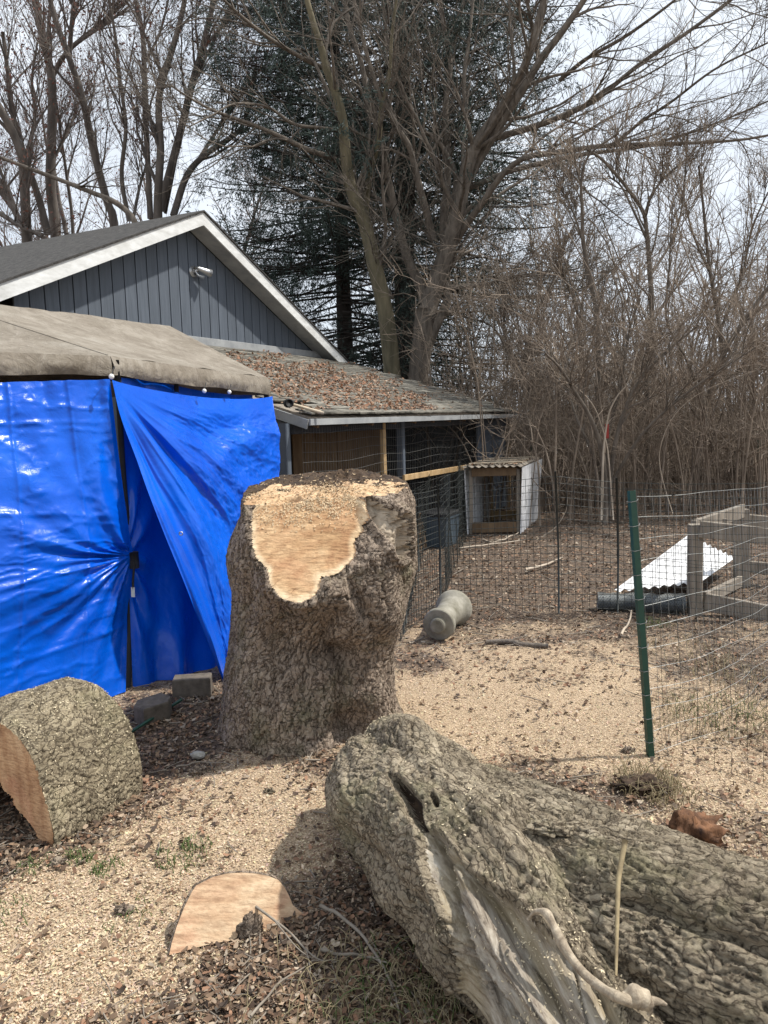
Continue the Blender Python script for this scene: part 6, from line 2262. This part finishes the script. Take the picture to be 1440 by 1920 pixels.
def thicket(n, xr, yr, hr_, seed, lean_=.5, r0=.012, dens=1.0):
    r2 = np.random.RandomState(seed)
    y_ = r2.uniform(*yr, n)
    pxs = r2.uniform(xr[0], xr[1], n)
    x_ = (pxs - 720) / F * y_
    h_ = r2.uniform(hr_[0], hr_[1], n) * r2.uniform(.6, 1.1, n)
    az = r2.rand(n) * 6.28
    ln_ = r2.uniform(.05, lean_, n) * h_
    t_2 = np.linspace(0, 1, 9)
    P_ = np.zeros((n, 9, 3))
    wv_ = np.cumsum(r2.randn(n, 9, 2), 1) * .10 * h_[:, None, None] / 3
    P_[..., 0] = x_[:, None] + (np.cos(az) * ln_)[:, None] * t_2 ** 1.7 + wv_[..., 0] * t_2
    P_[..., 1] = y_[:, None] + (np.sin(az) * ln_)[:, None] * .6 * t_2 ** 1.7 + wv_[..., 1] * t_2
    P_[..., 2] = h_[:, None] * np.sin(t_2 * 1.75) / 1.0
    R_ = (r0 * r2.uniform(.5, 1.5, n))[:, None] * (1.1 - .85 * t_2)[None]
    return P_, np.maximum(R_, .004)


near = thicket(210, (900, 1560), (10.8, 14.0), (1.4, 4.4), 1, .8, .012)
c1 = spawn(*near, 7, .9, .8, 7, .6, .03, .35, .12, rs, rmin=.004)
c2 = spawn(*c1, 5, .42, .8, 3, .6, .04, .25, .1, rs, rmin=.0035)
V, Fs = tubes([near, c1, c2], [5, 3, 3])
setp(mesh('thicket', V, Fs, M['twig_brown'], None, True), 'tangled bare brushwood thicket behind the garden fence', kind='stuff')
far_ = thicket(430, (820, 1650), (14.5, 21.0), (1.8, 6.6), 2, .6, .018)
c1 = spawn(*far_, 8, 1.2, .7, 5, .6, .06, .3, .08, rs, rmin=.006)
c2 = spawn(*c1, 4, .6, .6, 3, .6, .05, .25, .1, rs, rmin=.0055)
V, Fs = tubes([far_, c1, c2], [5, 3, 3])
setp(mesh('far_brushwood', V, Fs, M['twig_brown'], None, True), 'deep brown brushwood filling the gap beyond the thicket', kind='stuff')
low = thicket(640, (790, 1650), (12.0, 19.0), (.5, 2.1), 3, 1.3, .008)
c1 = spawn(*low, 6, .7, 1.1, 4, .6, .0, .45, .05, rs, rmin=.005)
V, Fs = tubes([low, c1], [3, 3])
setp(mesh('undergrowth', V, Fs, M['twig_brown'], None, True), 'low tangled undergrowth at the foot of the thicket', kind='stuff')

sap = 'saplings in the thicket'
Tb = M['bark_maple']
traced_tree('sapling', 'bare sapling with a straight grey trunk crossing the open sky at the right', [
    ([(1215, 960), (1212, 700), (1222, 600), (1218, 500), (1212, 430), (1205, 395), (1170, 345), (1130, 300), (1100, 280)], 13, 5),
    ([(1210, 400), (1225, 360), (1260, 320), (1300, 290)], 7, 3), ([(1213, 450), (1190, 400), (1165, 350), (1140, 330)], 6, 3), ([(1218, 520), (1260, 450), (1280, 380), (1290, 250)], 6, 3)], 13.5, 51, Tb, M['twig_brown'], lens=(1.1, .6, .35), group=sap, zmin=1.8)
traced_tree('sapling', 'dark crooked sapling just right of the spruce with a kinked stem', [
    ([(1130, 960), (1120, 780), (1122, 620), (1105, 520), (1093, 450), (1092, 400), (1090, 340), (1105, 290), (1160, 250)], 12, 4),
    ([(1122, 620), (1085, 590), (1070, 545), (1050, 500)], 7, 3), ([(1093, 450), (1075, 400), (1060, 360)], 5, 2)], 13.0, 52, Tb, M['twig_brown'], lens=(1.1, .6, .35), group=sap, zmin=1.8)
traced_tree('sapling', 'many stemmed shrub with a red tag, tallest in the middle of the thicket', [
    ([(1135, 965), (1130, 860), (1110, 790), (1075, 730), (1050, 690), (1020, 660)], 12, 4),
    ([(1140, 965), (1150, 850), (1175, 760), (1210, 700), (1260, 650), (1310, 610)], 11, 4),
    ([(1135, 950), (1140, 820), (1165, 720), (1180, 620), (1200, 560)], 9, 4), ([(1130, 950), (1110, 850), (1080, 780), (1060, 700), (1075, 640)], 8, 3),
    ([(1150, 900), (1200, 820), (1260, 760), (1340, 700), (1420, 650)], 8, 3)], 10.9, 53, Tb, M['twig_brown'], lens=(.9, .5, .3), group=sap, zmin=.8)
traced_tree('sapling', 'leaning dark sapling crossing the right edge of the thicket', [
    ([(1290, 965), (1310, 850), (1330, 740), (1370, 640), (1440, 540), (1480, 500)], 14, 6),
    ([(1320, 760), (1290, 680), (1250, 600), (1255, 500), (1260, 400)], 8, 3), ([(1330, 740), (1380, 700), (1460, 690)], 6, 3)], 12.5, 54, Tb, M['twig_brown'], lens=(1.1, .6, .35), group=sap, zmin=1.2)
traced_tree('sapling', 'slender sapling rising from behind the far end of the coop roof', [
    ([(1010, 965), (1000, 800), (985, 700), (1000, 600), (1040, 520), (1060, 440)], 10, 4), ([(995, 760), (960, 680), (930, 620), (900, 600)], 6, 3), ([(985, 700), (950, 640), (945, 560)], 6, 3)], 15.0, 55, Tb, M['twig_brown'], lens=(1.2, .6, .35), group=sap, zmin=1.2)
traced_tree('sapling', 'upright bare sapling at the far right with fine upswept twigs', [
    ([(1380, 965), (1370, 780), (1350, 620), (1330, 500), (1320, 400), (1310, 310)], 12, 4), ([(1350, 620), (1390, 520), (1410, 430), (1440, 360)], 7, 3), ([(1335, 520), (1300, 440), (1280, 360)], 6, 3)], 15.0, 56, Tb, M['twig_brown'], lens=(1.3, .7, .4), group=sap, zmin=1.5)
# pale arching stems in front of the thicket
for i_, (pts, w0, Yd, lab) in enumerate((
        ([(1150, 975), (1140, 850), (1128, 800), (1112, 760), (1080, 725), (1030, 690)], 5, 10.6, 'pale arching stem curling over the middle of the thicket'),
        ([(1128, 975), (1130, 880), (1133, 830), (1142, 775), (1158, 742), (1178, 715), (1200, 640)], 8, 10.5, 'broad pale bark strip standing upright in the thicket'),
        ([(1262, 965), (1240, 890), (1238, 840), (1260, 785), (1300, 745), (1360, 715), (1430, 690)], 3, 10.5, 'long pale stem rising from the litter and bowing right through the thicket'),
        ([(1040, 300), (1000, 330), (1000, 400), (1015, 450), (1050, 540), (1060, 640)], 4, 13.5, 'pale hanging vine in front of the spruce'),
        ([(1085, 290), (1050, 350), (1045, 420), (1030, 500), (1020, 600)], 4, 13.4, 'pale double vine looping beside the spruce'),
        ([(1010, 1010), (1040, 990), (1060, 960), (1065, 930)], 4, 10.0, 'thin pale stem curving up from the litter behind the fence'))):
    P_ = trace(pts, Yd, 20)
    setp(MB().tube(P_, limb_r(P_, w0, w0 * .25, 20) * .6, 7).build('pale_stem', M['twig_pale'], None, True), lab, 'stem')
tg0, tg1 = A(1138, 795, 10.7), A(1138, 822, 10.7)
setp(MB().beam(tg0, tg1, .05, .02, up=(0, 1, 0)).build('red_tag', M['red'], None), 'small red tag on the stems in the middle of the thicket', 'tag')
for (a_, b_, c_2, lab) in ((998, 800, 955, 'dark green metal stake among the thicket behind the hutch'), (1425, 825, 960, 'dark green metal stake at the far right of the thicket')):
    pb_ = G(a_, c_2)
    setp(MB().beam(pb_ - UP * .02, A(a_ - 2, b_, pb_[1]), .035, .02, up=(0, 1, 0)).build('metal_stake', M['post_green'], None), lab, 'stake')
